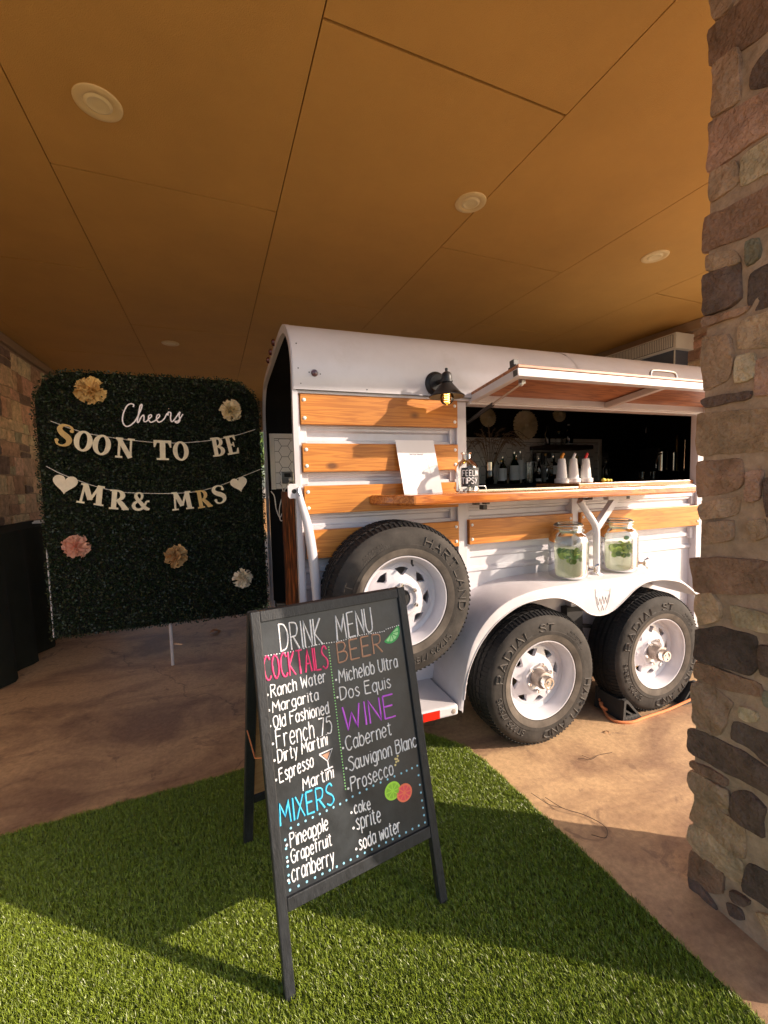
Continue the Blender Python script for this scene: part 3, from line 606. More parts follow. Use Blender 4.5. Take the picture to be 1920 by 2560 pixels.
# ---------------------------------------------------------------- beyond the porch: seen through the slit beside the hedge
t = thing('rail_fence', (.9, 13, 0), 'low sunlit tan board fence beyond the porch, seen beside the hedge panel', 'fence')
m = M()
for i in range(40):
    x = -6 + i * .36; m.box(x, x + .34, 13, 13.03, 0, 1.02 + rnd.uniform(-.01, .01))
m.build('board', 'plywood', t, smooth=0)
m = M()
m.box(-6, 8.4, 12.96, 13.06, 1.03, 1.07); m.build('top_rail', 'white_paint', t, smooth=0)
def tree(x, y, h, r, lb, seed):
    t = thing('tree', (x, y, 0), lb, 'tree', 'trees beyond the fence')
    rs = random.Random(seed); m = M()
    m.tube([(x, y, 0), (x + .1, y, h * .3), (x - .05, y, h * .6), (x, y, h * .85)], [.22, .17, .1, .04], 8)
    for k in range(7):
        a = rs.uniform(0, 6.28); z = h * rs.uniform(.35, .7); m.tube([(x, y, z), (x + math.cos(a) * r * .4, y + math.sin(a) * r * .4, z + h * .12), (x + math.cos(a) * r * .8, y + math.sin(a) * r * .8, z + h * .18)], [.07, .05, .02], 6)
    m.build('trunk', 'bark', t)
    m = M(); cl_ = [(rs.uniform(-1, 1), rs.uniform(-1, 1), rs.uniform(-.8, 1)) for _ in range(26)]
    for q in cl_:
        L = math.sqrt(sum(v * v for v in q)) or 1; q = [v / max(1, L) for v in q]
        for _ in range(110):
            p = Vector((x + q[0] * r * .8 + rs.gauss(0, r * .16), y + q[1] * r * .8 + rs.gauss(0, r * .16), h * .68 + q[2] * h * .28 + rs.gauss(0, h * .05)))
            a = Vector((rs.gauss(0, 1), rs.gauss(0, 1), rs.gauss(0, 1))).normalized() * .13; b = a.orthogonal().normalized() * .08
            m.add([p - a, p + b, p + a, p - b], [(0, 1, 2, 3)])
    m.build('crown', 'tree_leaf', t, smooth=0)
tree(2.1, 27, 5.2, 2.6, 'green tree beyond the fence, right in the slit beside the hedge', 1)
tree(-1.6, 30, 6.0, 3.0, 'broad tree beyond the fence, hidden mostly by the hedge panel', 2)
tree(5.5, 34, 7.0, 3.2, 'taller tree beyond the fence, behind the horse trailer', 3)

# ================================================================ horse trailer bar
TR = thing('horse_trailer', (1.9, 2.8, 0), 'white horse trailer converted to a bar with cedar planks and an open serving hatch', 'trailer bar')
SX, XE = .279, 4.72
ARCH = [(1.905, 1.815), (1.899, 1.88), (1.902, 1.94), (1.918, 1.995), (1.95, 2.05), (2.0, 2.10), (2.065, 2.143), (2.15, 2.176), (2.27, 2.194), (2.45, 2.2)]
ARCH = [(p.x, p.y) for p in catmull([(a, b, 0) for a, b in ARCH], 4)]
ARCH = ARCH + [(5.62 - a, b) for a, b in ARCH[::-1]]
def arch_sheet(m, x0, x1, off, flip=False):
    P = []
    for i, (y, z) in enumerate(ARCH):
        a = ARCH[max(0, i - 1)]; b = ARCH[min(len(ARCH) - 1, i + 1)]; t = Vector((b[0] - a[0], b[1] - a[1])).normalized(); P.append((y - t.y * -1 * 0 + t.y * off, z - t.x * off))
    base = len(m.v)
    for x in (x0, x1): m.v += [(x, y, z) for y, z in P]
    n = len(P)
    for i in range(n - 1):
        f = (base + i, base + n + i, base + n + i + 1, base + i + 1); m.face(f[::-1] if flip else f)
    return P
m = M(); a = arch_sheet(m, SX, 1.905, 0); b = arch_sheet(m, SX, 1.905, .014, True)
arch_sheet(m, 1.908, XE, -.002); arch_sheet(m, 1.908, XE, .014, True)
for x in (SX, XE):
    k = len(m.v); m.v += [(x, y, z) for y, z in a] + [(x, y, z) for y, z in b]; n = len(a)
    for i in range(n - 1): m.face((k + i, k + i + 1, k + n + i + 1, k + n + i))
roof = m.build('roof', 'white_metal', TR, smooth=60)
m = M()
for x, y, z in ((.302, 1.926, 2.02), (.312, 1.903, 1.84), (.302, 1.899, 1.905), (.62, 1.9035, 1.828), (.94, 1.9035, 1.828)):
    m = M(); m.sphere((x, y, z), .003, 8, 4); m.build('rivet', 'grey_plastic', roof)

# rear hoop
m = M()
prof = [(1.935, .34), (1.935, 1.0), (1.932, 1.6)] + [(y + .012 if y < 2.8 else y - .012, z) for y, z in ARCH] + [(3.70, 1.6), (3.74, 1.3), (3.75, 1.0), (3.75, .34)]
base = len(m.v); N = len(prof)
for i, (y, z) in enumerate(prof):
    p = prof[max(0, i - 1)]; q = prof[min(N - 1, i + 1)]; t = Vector((q[0] - p[0], q[1] - p[1])).normalized(); nx, nz = t.y, -t.x
    for dx, dn in ((-.005, -.006), (.018, -.006), (.018, .035), (-.005, .035)): m.v.append((SX + dx, y + nx * dn, z + nz * dn))
for i in range(N - 1):
    for k in range(4): k2 = (k + 1) % 4; m.face((base + i * 4 + k, base + i * 4 + k2, base + i * 4 + 4 + k2, base + i * 4 + 4 + k))
m.build('rear_frame', 'white_metal', TR, smooth=40)
# near side: ribbed steel, posts, rails
GAPS = [(1.803, 1.82), (1.579, 1.663), (1.386, 1.447), (1.18, 1.254)]
def side_profile(z0, z1):
    P = [(z0, 1.985)]
    for a, b in ((.895, .91), (.975, .995)):
        if z0 < a < z1: P += [(a - .01, 1.985), (a, 1.972), (b, 1.972), (b + .01, 1.985)]
    if z0 < 1.045 < z1: P += [(1.03, 1.985), (1.045, 1.965)]
    for a, b in GAPS[::-1]:
        if z0 < a < z1: P += [(a, 1.962), (a + .014, 1.962), (a + .020, 1.985), (b - .030, 1.985), (b - .022, 1.966), (b - .012, 1.966), (b - .006, 1.955), (b, 1.955)]
    P.append((z1, 1.955)); return P
def side_sheet(m, x0, x1, z0, z1):
    P = side_profile(z0, z1); b = len(m.v); n = len(P)
    for x in (x0, x1): m.v += [(x, y, z) for z, y in P]
    for i in range(n - 1): m.face((b + i, b + n + i, b + n + i + 1, b + i + 1))
m = M(); side_sheet(m, .30, 1.12, .33, 1.81); m.build('side_panel', 'white_metal', TR, smooth=20)
m = M(); side_sheet(m, 1.165, 2.96, .33, 1.33); m.build('side_panel', 'white_metal', TR, smooth=20)
m = M(); side_sheet(m, 2.99, XE, .33, 1.81); m.build('side_panel', 'white_metal', TR, smooth=20)
def post(x0, x1, z0, z1, y0=1.938, name='post'):
    m = M(); m.box(x0, x1, y0, 1.99, z0, z1); return m.build(name, 'white_paint', TR, smooth=0, bevel=.003)
post(.283, .306, .335, 1.80, 1.934); post(1.1155, 1.172, .335, 1.80); post(1.878, 1.928, .335, 1.285); post(2.953, 3.002, .335, 1.80)
m = M(); m.box(.29, 1.90, 1.9035, 1.912, 1.8125, 1.8150); m.build('seam', 'grey_plastic', TR, smooth=0)
m = M(); m.box(.285, 1.18, 1.915, 1.985, 1.801, 1.822); m.box(1.181, XE, 1.915, 1.985, 1.785, 1.822); m.build('top_rail', 'white_paint', TR, smooth=0, bevel=.003)
ec = [(x0, x1, z0 + .004, z1 - .004) for z0, z1 in GAPS[1:] for x0, x1 in ((.307, .338), (1.083, 1.1145))] + [(x0, x1, a, b) for x0, x1 in ((1.1735, 1.195), (2.925, 2.952)) for a, b in ((1.19, 1.28), (.96, 1.04))]
for x0, x1, z0, z1 in ec: m = M(); m.box(x0, x1, 1.957, 1.984, z0, z1); m.build('end_cap', 'white_paint', TR, smooth=0, bevel=.002)
def plank(x0, x1, z0, z1):
    m = M(); m.box(x0, x1, 1.922, 1.952, z0, z1); p = m.build('plank', 'cedar', TR, smooth=0, bevel=.0025)
    for x in (x0 + .017, x1 - .017):
        for z in (z0 + .028, z1 - .028):
            m = M(); m.lathe([(.0008, -.0055), (.0035, -.0055), (.004, -.004), (.0075, -.003), (.0085, 0)], (x, 1.9222, z), 'Y', 14); m.build('screw', 'cup_white', p)
plank(.309, 1.1125, 1.664, 1.801); plank(.311, 1.1125, 1.448, 1.578); plank(.312, 1.1125, 1.255, 1.385); plank(.314, 1.1125, 1.046, 1.179)
plank(1.175, 1.872, 1.050, 1.183); plank(1.934, 2.957, 1.050, 1.185)
# far side, nose, floor and dark lining
m = M(); m.box(SX + .02, XE, 3.70, 3.715, .33, 1.83); m.box(XE - .012, XE, 1.985, 3.70, .33, 1.83); m.prism([(1.96, 1.8)] + [(min(3.7, max(1.96, y)), z - .004) for y, z in ARCH] + [(3.68, 1.8)], lambda a, b, d: (d, a, b), XE - .024, XE - .014); m.build('outer_shell', 'white_metal', TR, smooth=0)
m = M(); m.box(SX + .03, XE - .02, 1.995, 3.695, .345, .40); m.build('floor', 'dark_steel', TR, smooth=0)
m = M(); arch_sheet(m, SX + .02, XE - .02, .022)
m.box(SX + .02, XE - .02, 3.672, 3.69, .40, 1.90); m.box(XE - .04, XE - .022, 2.0, 3.67, .40, 2.15)
m.box(1.12, 1.168, 1.992, 2.012, .40, 1.82); m.box(.31, 1.165, 2.0, 2.012, .40, 1.95); m.box(1.17, XE - .03, 1.992, 2.004, .40, 1.31); m.box(3.0, XE - .03, 1.992, 2.004, 1.31, 1.95)
m.build('lining', 'black_liner', TR, smooth=0)
# chassis
m = M(); m.box(.5, 4.7, 2.05, 2.13, .24, .33); m.box(.5, 4.7, 3.5, 3.58, .24, .33)
for x in (.6, 1.2, 1.9, 2.6, 3.4): m.box(x, x + .06, 2.13, 3.5, .25, .32)
for x in (1.4775, 2.3231): m.tube([(x, 2.0, .345), (x, 3.6, .345)], .035, 12)
m.bar((1.50, 1.95, .42), (1.88, 1.95, .50), .05, .012); m.bar((2.30, 1.95, .42), (1.92, 1.95, .50), .05, .012); m.box(1.84, 1.96, 1.93, 1.98, .45, .62)
m.build('chassis', 'dark_steel', TR, smooth=30)
m = M(); m.box(1.62, 1.78, 2.04, 2.06, .60, .68); m.build('frame_bracket', 'rusty_steel', TR, smooth=0)
# fender
FT = [(.968, .300), (.976, .345), (.997, .463), (1.044, .615), (1.127, .723), (1.231, .791), (1.357, .826), (1.478, .838), (1.62, .840), (1.9, .841), (2.16, .840), (2.293, .832), (2.429, .794), (2.542, .728), (2.622, .672)]
FB = [(.985, .285), (1.010, .455), (1.071, .587), (1.164, .688), (1.278, .754), (1.387, .780), (1.53, .781), (1.626, .752), (1.704, .706), (1.757, .668), (1.815, .650), (1.875, .649), (1.940, .668), (2.018, .714), (2.103, .768), (2.204, .795), (2.334, .789), (2.471, .754), (2.600, .668)]
def resample(P, n):
    Q = [Vector((a, b)) for a, b in P]; Q = [Vector((p.x, p.y)) for p in catmull([(a, b, 0) for a, b in P], 5)]
    d = [0]
    for a, b in zip(Q, Q[1:]): d.append(d[-1] + (b - a).length)
    out = []; j = 0
    for i in range(n):
        s = d[-1] * i / (n - 1)
        while j < len(d) - 2 and d[j + 1] < s: j += 1
        k = (s - d[j]) / max(1e-9, d[j + 1] - d[j]); out.append(Q[j] + (Q[j + 1] - Q[j]) * min(1, k))
    return out
NF = 90
T_ = resample(FT, NF)
# lower edge sampled at the same x progress as the top edge
B_ = resample(FB, 400)
def lower(i):
    s = i / (NF - 1)
    return B_[min(399, int(round(s * 399)))]
m = M(); rows = [[], [], [], [], [], []]
base = len(m.v)
for i in range(NF):
    p = T_[i]; q = T_[max(0, i - 1)]; r = T_[min(NF - 1, i + 1)]; t = (r - q).normalized(); nn = Vector((t.y, -t.x))       # inward normal
    L = lower(i)
    a = p + nn * .004; e = p + nn * .012
    if (L - p).length < .02: L = p + nn * .022
    m.v += [(p.x, 1.995, p.y), (p.x, 1.703, p.y), (a.x, 1.693, a.y), (e.x, 1.690, e.y), (L.x, 1.690, L.y), (L.x, 1.697, L.y), (e.x + nn.x * .004, 1.705, e.y + nn.y * .004), (e.x, 1.995, e.y)]
for i in range(NF - 1):
    for k in range(8): k2 = (k + 1) % 8; m.face((base + i * 8 + k, base + (i + 1) * 8 + k, base + (i + 1) * 8 + k2, base + i * 8 + k2))
for i in (0, NF - 1): m.face([base + i * 8 + k for k in range(8)])
fen = m.build('fender', 'fender_paint', TR, smooth=40)
m = M(); bead = [(p.x, 1.691, p.y) for p in [lower(i) for i in range(3, NF - 2)]]; m.tube(bead, .0045, 6); m.build('edge_bead', 'fender_paint', fen, smooth=60)
# embossed brand mark on the fender: a shield outline holding two Ws
m = M()
def em(pts): m.tube([(x, 1.6895, z) for x, z in pts], .0016, 6)
em([(1.800, .795), (1.803, .755), (1.815, .705), (1.832, .672), (1.843, .670), (1.853, .70), (1.862, .672), (1.873, .672), (1.895, .715), (1.904, .755), (1.906, .79)])
em([(1.806, .775), (1.83, .784), (1.856, .786), (1.88, .783), (1.902, .775)])
em([(1.812, .752), (1.822, .705), (1.834, .742), (1.844, .705), (1.853, .75)]); em([(1.855, .75), (1.864, .708), (1.874, .744), (1.884, .708), (1.897, .755)])
m.build('emblem', 'fender_paint', fen, smooth=60)
# step ahead of the fender
m = M(); m.box(.345, .962, 1.690, 1.995, .282, .333); st = m.build('running_step', 'fender_paint', TR, smooth=0, bevel=.010)  # left end lengthened behind the sign to close a gap for sunlight
m = M(); m.box(.776, .862, 1.6865, 1.6895, .288, .327); m.build('reflector', 'red_reflector', st, smooth=0)
m = M(); m.lathe([(.0005, -.0006), (.011, -.0006), (.012, 0)], (.935, 1.6896, .305), 'Y', 18); m.build('rust_spot', 'rusty_steel', st)

# ---------------------------------------------------------------- wheels
TP = [(.197, .010), (.203, .0), (.212, -.004), (.225, -.009), (.245, -.0135), (.262, -.0145), (.2635, -.0125), (.300, -.011), (.318, -.0065), (.331, .001), (.340, .011), (.3475, .024), (.3525, .040), (.3555, .060), (.3565, .073), (.3485, .075), (.3485, .082), (.357, .084), (.3585, .104), (.350, .106), (.350, .114), (.3585, .116), (.357, .136), (.3485, .138), (.3485, .145), (.3565, .147), (.3545, .168), (.3495, .190), (.338, .208), (.31, .226), (.25, .232), (.20, .21)]
def wheel(cx, y0, cz, off, hub, label=None):
    c = Vector((cx, y0, cz)); P = lambda a, r, h: Vector((cx + r * math.cos(a), y0 + h, cz + r * math.sin(a)))
    m = M()
    m.lathe([(.190, .19), (.186, .10), (.183, .066), (.186, .040), (.193, .020), (.198, .006), (.2035, -.004), (.208, -.005), (.2095, .0), (.206, .008)], c, 'Y', 64)
    m.lathe([(.183, .064), (.175, .068), (.166, .071), (.156, .066)], c, 'Y', 64)
    # spoke disc with eight rounded-triangle windows
    r0, r1, hw = .094, .156, math.pi / 8
    h_ = lambda r: .066 - (.156 - r) * .30
    for s in range(8):
        a = s * math.pi / 4 + R(8) + off; K = 6
        outer = [P(a - hw + 2 * hw * k / K, r1, h_(r1)) for k in range(K + 1)]; inner = [P(a + hw - 2 * hw * k / K, r0, h_(r0)) for k in range(K + 1)]
        loop = outer + inner
        ho = [P(a + hw * (-.62 + 1.24 * k / K) , .149 - .005 * abs(k - K / 2) / K * 2, h_(.147)) for k in range(K + 1)]
        hi = [P(a + hw * (.13 - .26 * k / K), .111, h_(.111)) for k in range(K + 1)]
        hole = ho + hi; n = len(loop); b = len(m.v); back = [p + Vector((0, .022, 0)) for p in hole]
        m.v += [tuple(p) for p in loop + hole + back]
        for k in range(n):
            k2 = (k + 1) % n; m.face((b + k, b + k2, b + n + k2, b + n + k)); m.face((b + n + k, b + n + k2, b + 2 * n + k2, b + 2 * n + k))
    m.lathe([(.094, h_(.094)), (.088, .044), (.080, .036), (.070, .036), (.060, .044), (.045, .046), (.043, .06)], c, 'Y', 48)
    # nut seats
    w = m.build('wheel', 'white_metal', TR, smooth=35)
    m = M(); m.cur = 1; m.lathe(TP[:11], c, 'Y', 80); m.cur = 0; m.lathe(TP[10:], c, 'Y', 80)
    for k in range(96):                                            # shoulder ribs
        a = 2 * math.pi * (k + off) / 96; d = .011
        ps = [P(a - d, .3395, .009), P(a + d, .3395, .009), P(a + d, .3535, .043), P(a - d, .3535, .043)]
        lift = lambda q: c + (q - c) * 1.012 + Vector((0, -.0026, 0))
        pt = [lift(q) for q in ps]; b = len(m.v); m.v += [tuple(q) for q in ps + pt]
        for f in ((4, 5, 6, 7), (0, 1, 5, 4), (1, 2, 6, 5), (2, 3, 7, 6), (3, 0, 4, 7)): m.face([b + i for i in f])
    for k in range(64):                                            # tread blocks
        for (ha, hb, sh) in ((.046, .072, 0), (.085, .103, .3), (.117, .135, .6), (.148, .172, .2)):
            a = 2 * math.pi * (k + sh) / 64; d = .036
            ps = [P(a - d, .3565, ha), P(a + d, .3565, ha), P(a + d + .02, .3565, hb), P(a - d + .02, .3565, hb)]
            pt = [Vector((cx, y0, cz)) + (q - c) * 1.0 + Vector(((q.x - cx), 0, (q.z - cz))).normalized() * .0042 for q in ps]; b = len(m.v); m.v += [tuple(q) for q in ps + pt]
            for f in ((4, 5, 6, 7), (0, 1, 5, 4), (1, 2, 6, 5), (2, 3, 7, 6), (3, 0, 4, 7)): m.face([b + i for i in f])
    m.build('tyre', ['rubber', 'rubber_side'], w, smooth=35)
    m = M(); m.lathe([(.2125, -.0062), (.226, -.0112), (.244, -.0152)], c, 'Y', 80); m.build('dusty_sidewall', 'rubber_dust', w)
    rr = .283
    def arc(txt, a0, a1, hgt, r, rad=.0030):
        m = M()
        A0, A1 = R(a0) + off, R(a1) + off; W = (A0 - A1) * r
        letter_tubes(m, txt, lambda x, y: P(A0 - x / r, r - hgt / 2 + y, -.0122), W, hgt, rad, 4, gap=.2, sub=4); m.build('lettering', 'tyre_letter', w, smooth=0)
    arc('RADIAL', 172, 108, .040, rr, .0046); arc('ST', 97, 79, .036, rr, .0050); arc('HARTLAND', -8, -92, .038, rr + .004, .0046); arc('ST225', -118, -143, .028, rr); arc('/75R15', -147, -172, .026, rr)
    arc('MAX LOAD 2830 LBS'.replace('2830', '2830'), 58, 28, .010, rr - .012, .0011); arc('MAX 80 PSI', 55, 34, .010, rr + .006, .0011)
    for k in range(6):
        m = M(); a = k * math.pi / 3 + .3 + off; q = P(a, .070, .036); m.lathe([(.0095, 0), (.0095, -.016), (.007, -.020), (.0005, -.021)], q, 'Y', 6); m.build('lug_nut', 'chrome', w, smooth=30)
    if hub:
        m = M(); m.lathe([(.046, .05), (.045, .0), (.043, -.010), (.036, -.014), (.034, -.014)], c, 'Y', 32); m.build('hub', 'rusty_steel', w)
        m = M(); m.lathe([(.0335, -.012), (.033, -.040), (.030, -.046), (.022, -.046), (.020, -.040), (.012, -.040), (.011, -.045), (.0005, -.045)], c, 'Y', 32); m.build('hub_cap', 'chrome', w)
        m = M(); q = P(R(-55), .118, .052); t = P(R(-55) + .18, .118, .052) - q; u = P(R(-55), .142, .060) - q
        m.obox(q + Vector((0, -.0025, 0)), t, u, (0, .001, 0)); m.build('sticker', 'label_paper', w, smooth=0)
    else:
        m = M(); m.lathe([(.043, .05), (.0005, .052)], c, 'Y', 24); m.build('bore', 'dark_steel', w)
        m = M(); m.tube([P(R(75), .186, .03), P(R(75), .17, .02), P(R(75), .165, .005)], .005, 8); m.build('valve', 'black_paint', w)
    return w
w1 = wheel(1.4775, 1.711, .345, 0, True); w2 = wheel(2.3231, 1.711, .345, R(-6), True)
sp = wheel(.716, 1.722, .852, R(78), False); sp.name = 'spare_wheel'
m = M(); m.bar((.716, 1.80, .852), (.716, 1.99, .852), .06, .06); m.build('carrier', 'white_paint', sp, smooth=0)
m = M(); m.box(.44, .76, 1.785, 1.95, .334, .50); m.build('added_sun_block', 'white_paint', sp, smooth=0, bevel=.01)  # added block under the spare, out of view, stops sun passing below it

# ---------------------------------------------------------------- shelf, its bracket, serving hatch
m = M(); m.prism([(.619, 1.9205), (.745, 1.672), (.80, 1.668), (2.53, 1.668), (2.556, 1.69), (2.556, 1.9205)], lambda a, b, d: (a, b, d), 1.286, 1.333); m.build('serving_shelf', 'counter_wood', TR, smooth=0, bevel=.010)
m = M()
ax = [(1.925, 1.80, .836), (1.923, 1.80, 1.06), (1.918, 1.80, 1.10), (1.90, 1.80, 1.14), (1.80, 1.80, 1.262)]
m.tube(catmull(ax, 4), .0185, 14); m.bar((1.915, 1.80, 1.105), (2.06, 1.80, 1.268), .034, .034, (0, 1, 0)); m.box(1.99, 2.125, 1.782, 1.818, 1.262, 1.285); m.lathe([(.0185, .012), (.030, .006), (.034, 0)], (1.925, 1.80, .8405), n=20)
m.bar((1.905, 1.80, 1.09), (1.905, 1.94, 1.0), .02, .02)
m.build('shelf_bracket', 'white_paint', TR, smooth=40)
m = M(); m.box(2.126, 2.150, 1.78, 1.82, 1.262, 1.285); m.build('shelf_catch', 'grey_plastic', TR, smooth=0, bevel=.002); m = M(); m.box(1.905, 1.975, 1.88, 1.92, 1.262, 1.284); m.box(1.925, 1.955, 1.86, 1.88, 1.262, 1.284); m.build('shelf_catch', 'grey_plastic', TR, smooth=0)
for x, z in ((1.20, 1.262), (1.262, 1.262), (1.245, 1.235)): m = M(); m.box(x, x + .026, 1.90, 1.936, z, z + .024); m.build('shelf_catch', 'grey_plastic', TR, smooth=0, bevel=.002)
HX0, HX1 = 1.183, 2.965
hv = Vector((0, 1.526 - 1.938, 1.835 - 1.790)); hn = Vector((0, -hv.z, hv.y)).normalized(); hn = hn if hn.z > 0 else -hn; HO = Vector((HX0, 1.938, 1.790)); hvn = hv.normalized(); HL = hv.length
m = M(); m.obox(HO + hn * .0362, (HX1 - HX0, 0, 0), hv + hvn * .004, hn * .014)
hatch = m.build('hatch_panel', 'hatch_wood', TR, smooth=0, bevel=.002)
m = M(); W_ = HX1 - HX0; T = .036
m.obox(HO, (W_, 0, 0), hvn * .040, hn * T); m.obox(HO + hvn * (HL - .036), (W_, 0, 0), hvn * .036, hn * T)
m.obox(HO + hvn * .0405, (.034, 0, 0), hvn * (HL - .077), hn * T); m.obox(HO + hvn * .0405 + Vector((W_ - .034, 0, 0)), (.034, 0, 0), hvn * (HL - .077), hn * T)
m.obox(HO + hvn * .0405 + Vector((.90, 0, 0)), (.036, 0, 0), hvn * (HL - .077), hn * (T - .004))
m.build('hatch_frame', 'white_paint', hatch, smooth=0, bevel=.003)
m = M(); m.obox(HO + hvn * (HL - .032) + Vector((-.0015, 0, 0)) + hn * .005, (.002, 0, 0), hvn * .026, hn * .026); m.build('tube_end', 'grey_plastic', hatch, smooth=0)
p0, p1 = HO + hvn * (HL - .06) + Vector((.06, 0, -.012)), Vector((1.205, 1.985, 1.700))
m = M(); m.tube([p0, p0 + (p1 - p0) * .55], .0055, 10); m.build('gas_strut_rod', 'steel', hatch)
m = M(); m.tube([p0 + (p1 - p0) * .48, p1], .0105, 12); m.build('gas_strut', 'black_paint', hatch)
m = M(); m.sphere(p0, .012, 12, 8); m.obox(p0 + Vector((-.004, -.012, 0)), (.02, 0, 0), (0, .026, 0), (0, 0, .030)); m.build('strut_mount', 'steel', hatch)
m = M(); q = HO + hvn * (HL * .80) + hn * .051 + Vector((.012, 0, 0)); m.obox(q, (.03, 0, 0), hvn * .055, hn * .014); m.obox(q + hn * .014 + hvn * .012, (.028, 0, 0), hvn * .03, hn * .026); m.build('hatch_latch', 'grey_plastic', hatch, smooth=0, bevel=.003)
q = HO + hvn * (HL - .018) + hn * .050 + Vector((.815, 0, 0))
m = M(); m.tube(catmull([q, q + hn * .026 + Vector((.005, 0, 0)), q + hn * .037 + Vector((.03, 0, 0)), q + hn * .037 + Vector((.15, 0, 0)), q + hn * .026 + Vector((.18, 0, 0)), q + Vector((.186, 0, 0))], 5), .006, 10)
m.obox(q + Vector((-.02, 0, -.001)) - hvn * .01, (.05, 0, 0), hvn * .02, hn * .004); m.obox(q + Vector((.155, 0, -.001)) - hvn * .01, (.05, 0, 0), hvn * .02, hn * .004); m.build('hatch_handle', 'steel', hatch)
# inner sill and the ice bin rim in the serving opening
m = M(); m.box(1.955, 2.950, 1.962, 2.34, 1.318, 1.357); m.build('inner_sill', 'counter_wood', TR, smooth=0, bevel=.004)
m = M(); m.box(1.174, 1.953, 1.965, 2.36, 1.300, 1.337); m.build('ice_bin_lid', 'dark_steel', TR, smooth=0, bevel=.002)
m = M(); m.box(1.20, 1.950, 1.961, 1.9645, 1.330, 1.339); m.box(1.60, 1.606, 1.963, 2.36, 1.337, 1.340); m.tube(catmull([(1.20, 2.0, 1.337), (1.205, 2.0, 1.354), (1.22, 2.0, 1.358), (1.31, 2.0, 1.358), (1.325, 2.0, 1.354), (1.33, 2.0, 1.337)], 4), .004, 8); m.build('bin_trim', 'chrome', TR)
# lamps on the body
m = M(); m.lathe([(.016, .004), (.016, -.004), (.012, -.010), (.0005, -.012)], (.374, 1.9, 1.888), 'Y', 24); mk = m.build('marker_lamp', 'red_lens', TR)
for dx, dz in ((-.024, .002), (.026, -.003)): m = M(); m.sphere((.374 + dx, 1.899, 1.888 + dz), .003, 8, 5); m.build('rivet', 'grey_plastic', mk)
for y in (2.424, 2.60, 2.77):
    m = M(); m.lathe([(.020, 0), (.018, -.012), (.008, -.018), (.0005, -.018)], (SX - .018, y, 2.176), 'X', 16); m.build('marker_lamp', 'red_lens', TR)
# black wall lamp
m = M(); m.lathe([(.058, .002), (.058, -.010), (.050, -.016), (.044, -.018), (.040, -.030), (.0005, -.032)], (.977, 1.905, 1.874), 'Y', 40)
m.tube(catmull([(.977, 1.88, 1.874), (.98, 1.84, 1.874), (.981, 1.815, 1.872), (.982, 1.797, 1.868)], 5), .011, 12)
lamp = m.build('wall_lamp', 'lamp_black', TR)
LC = (.957, 1.75, 0)
m = M(); m.lathe([(.0005, .913), (.007, .913), (.0075, .905), (.006, .898), (.014, .895), (.022, .888), (.026, .872), (.026, .858), (.029, .856), (.029, .848), (.024, .846), (.030, .840), (.046, .820), (.062, .802), (.074, .790), (.083, .784), (.084, .779), (.081, .779)], (.982, 1.795, 1.010), 'Z', 44, True); m.build('shade', 'lamp_black', lamp, smooth=40)
m = M(); m.lathe([(.081, .779), (.072, .789), (.060, .801), (.044, .818), (.026, .838), (.0005, .842)], (.982, 1.795, 1.010), 'Z', 44); m.build('shade_lining', 'lamp_inside', lamp, smooth=50)
m = M(); m.lathe([(.0005, .838), (.013, .838), (.013, .822), (.0005, .82)], (.982, 1.795, 1.010), 'Z', 20, True); m.build('socket', 'brass', lamp)
m = M(); m.lathe([(.012, .824), (.015, .815), (.024, .800), (.031, .785), (.033, .772), (.030, .758), (.022, .748), (.010, .743), (.004, .740), (.0005, .740)], (.982, 1.795, 1.010), 'Z', 28, True); m.build('bulb', 'glass_amber', lamp)
m = M(); m.tube([(.982 + .012 * math.cos(a * .5), 1.795 + .012 * math.sin(a * .5), 1.815 - a * .00085) for a in range(64)], .0015, 6); m.build('filament', 'filament', lamp)
# latch plate, rear edge tube, rear half gate
m = M(); m.prism([(.238, 1.340), (.246, 1.330), (.272, 1.330), (.281, 1.338), (.281, 1.388), (.272, 1.396), (.246, 1.396), (.238, 1.386)], lambda a, b, d: (a, d, b), 1.924, 1.931); lp = m.build('latch_plate', 'white_paint', TR, smooth=0, bevel=.001)
m = M(); m.lathe([(.0005, -.0012), (.0095, -.0012), (.0105, 0)], (.266, 1.924, 1.362), 'Y', 20); m.build('latch_hole', 'dark_steel', lp)
m = M(); tp = catmull([(.287, 1.926, 1.372), (.295, 1.912, 1.31), (.318, 1.895, 1.20), (.335, 1.885, 1.04), (.345, 1.872, .85), (.345, 1.815, .68), (.345, 1.755, .53), (.345, 1.72, .40), (.345, 1.715, .30)], 5); m.tube(tp, [.010 + .012 * min(1, i / 12) for i in range(len(tp))], 14); m.build('bent_tube', 'white_paint', TR)  # lower end flared outward, unseen, to help block the low sun
m = M(); m.prism([(1.936, 1.0), (1.89, .98), (1.868, .85), (1.813, .68), (1.753, .53), (1.718, .40), (1.713, .30), (1.936, .30)], lambda a, b, d: (d, a, b), .334, .342); m.build('added_sun_flap', 'white_paint', TR, smooth=0)  # added sheet, hidden behind the sign, keeps low sun off the floor
m = M(); m.tube([(.288, 1.917, 1.378), (.283, 1.912, 1.36), (.29, 1.905, 1.34)], .007, 8); m.build('chain_hook', 'steel', TR)
m = M(); m.box(.340, .363, 2.0, 3.14, .41, 1.345); m.build('half_gate', 'burnt_wood', TR, smooth=0, bevel=.002)
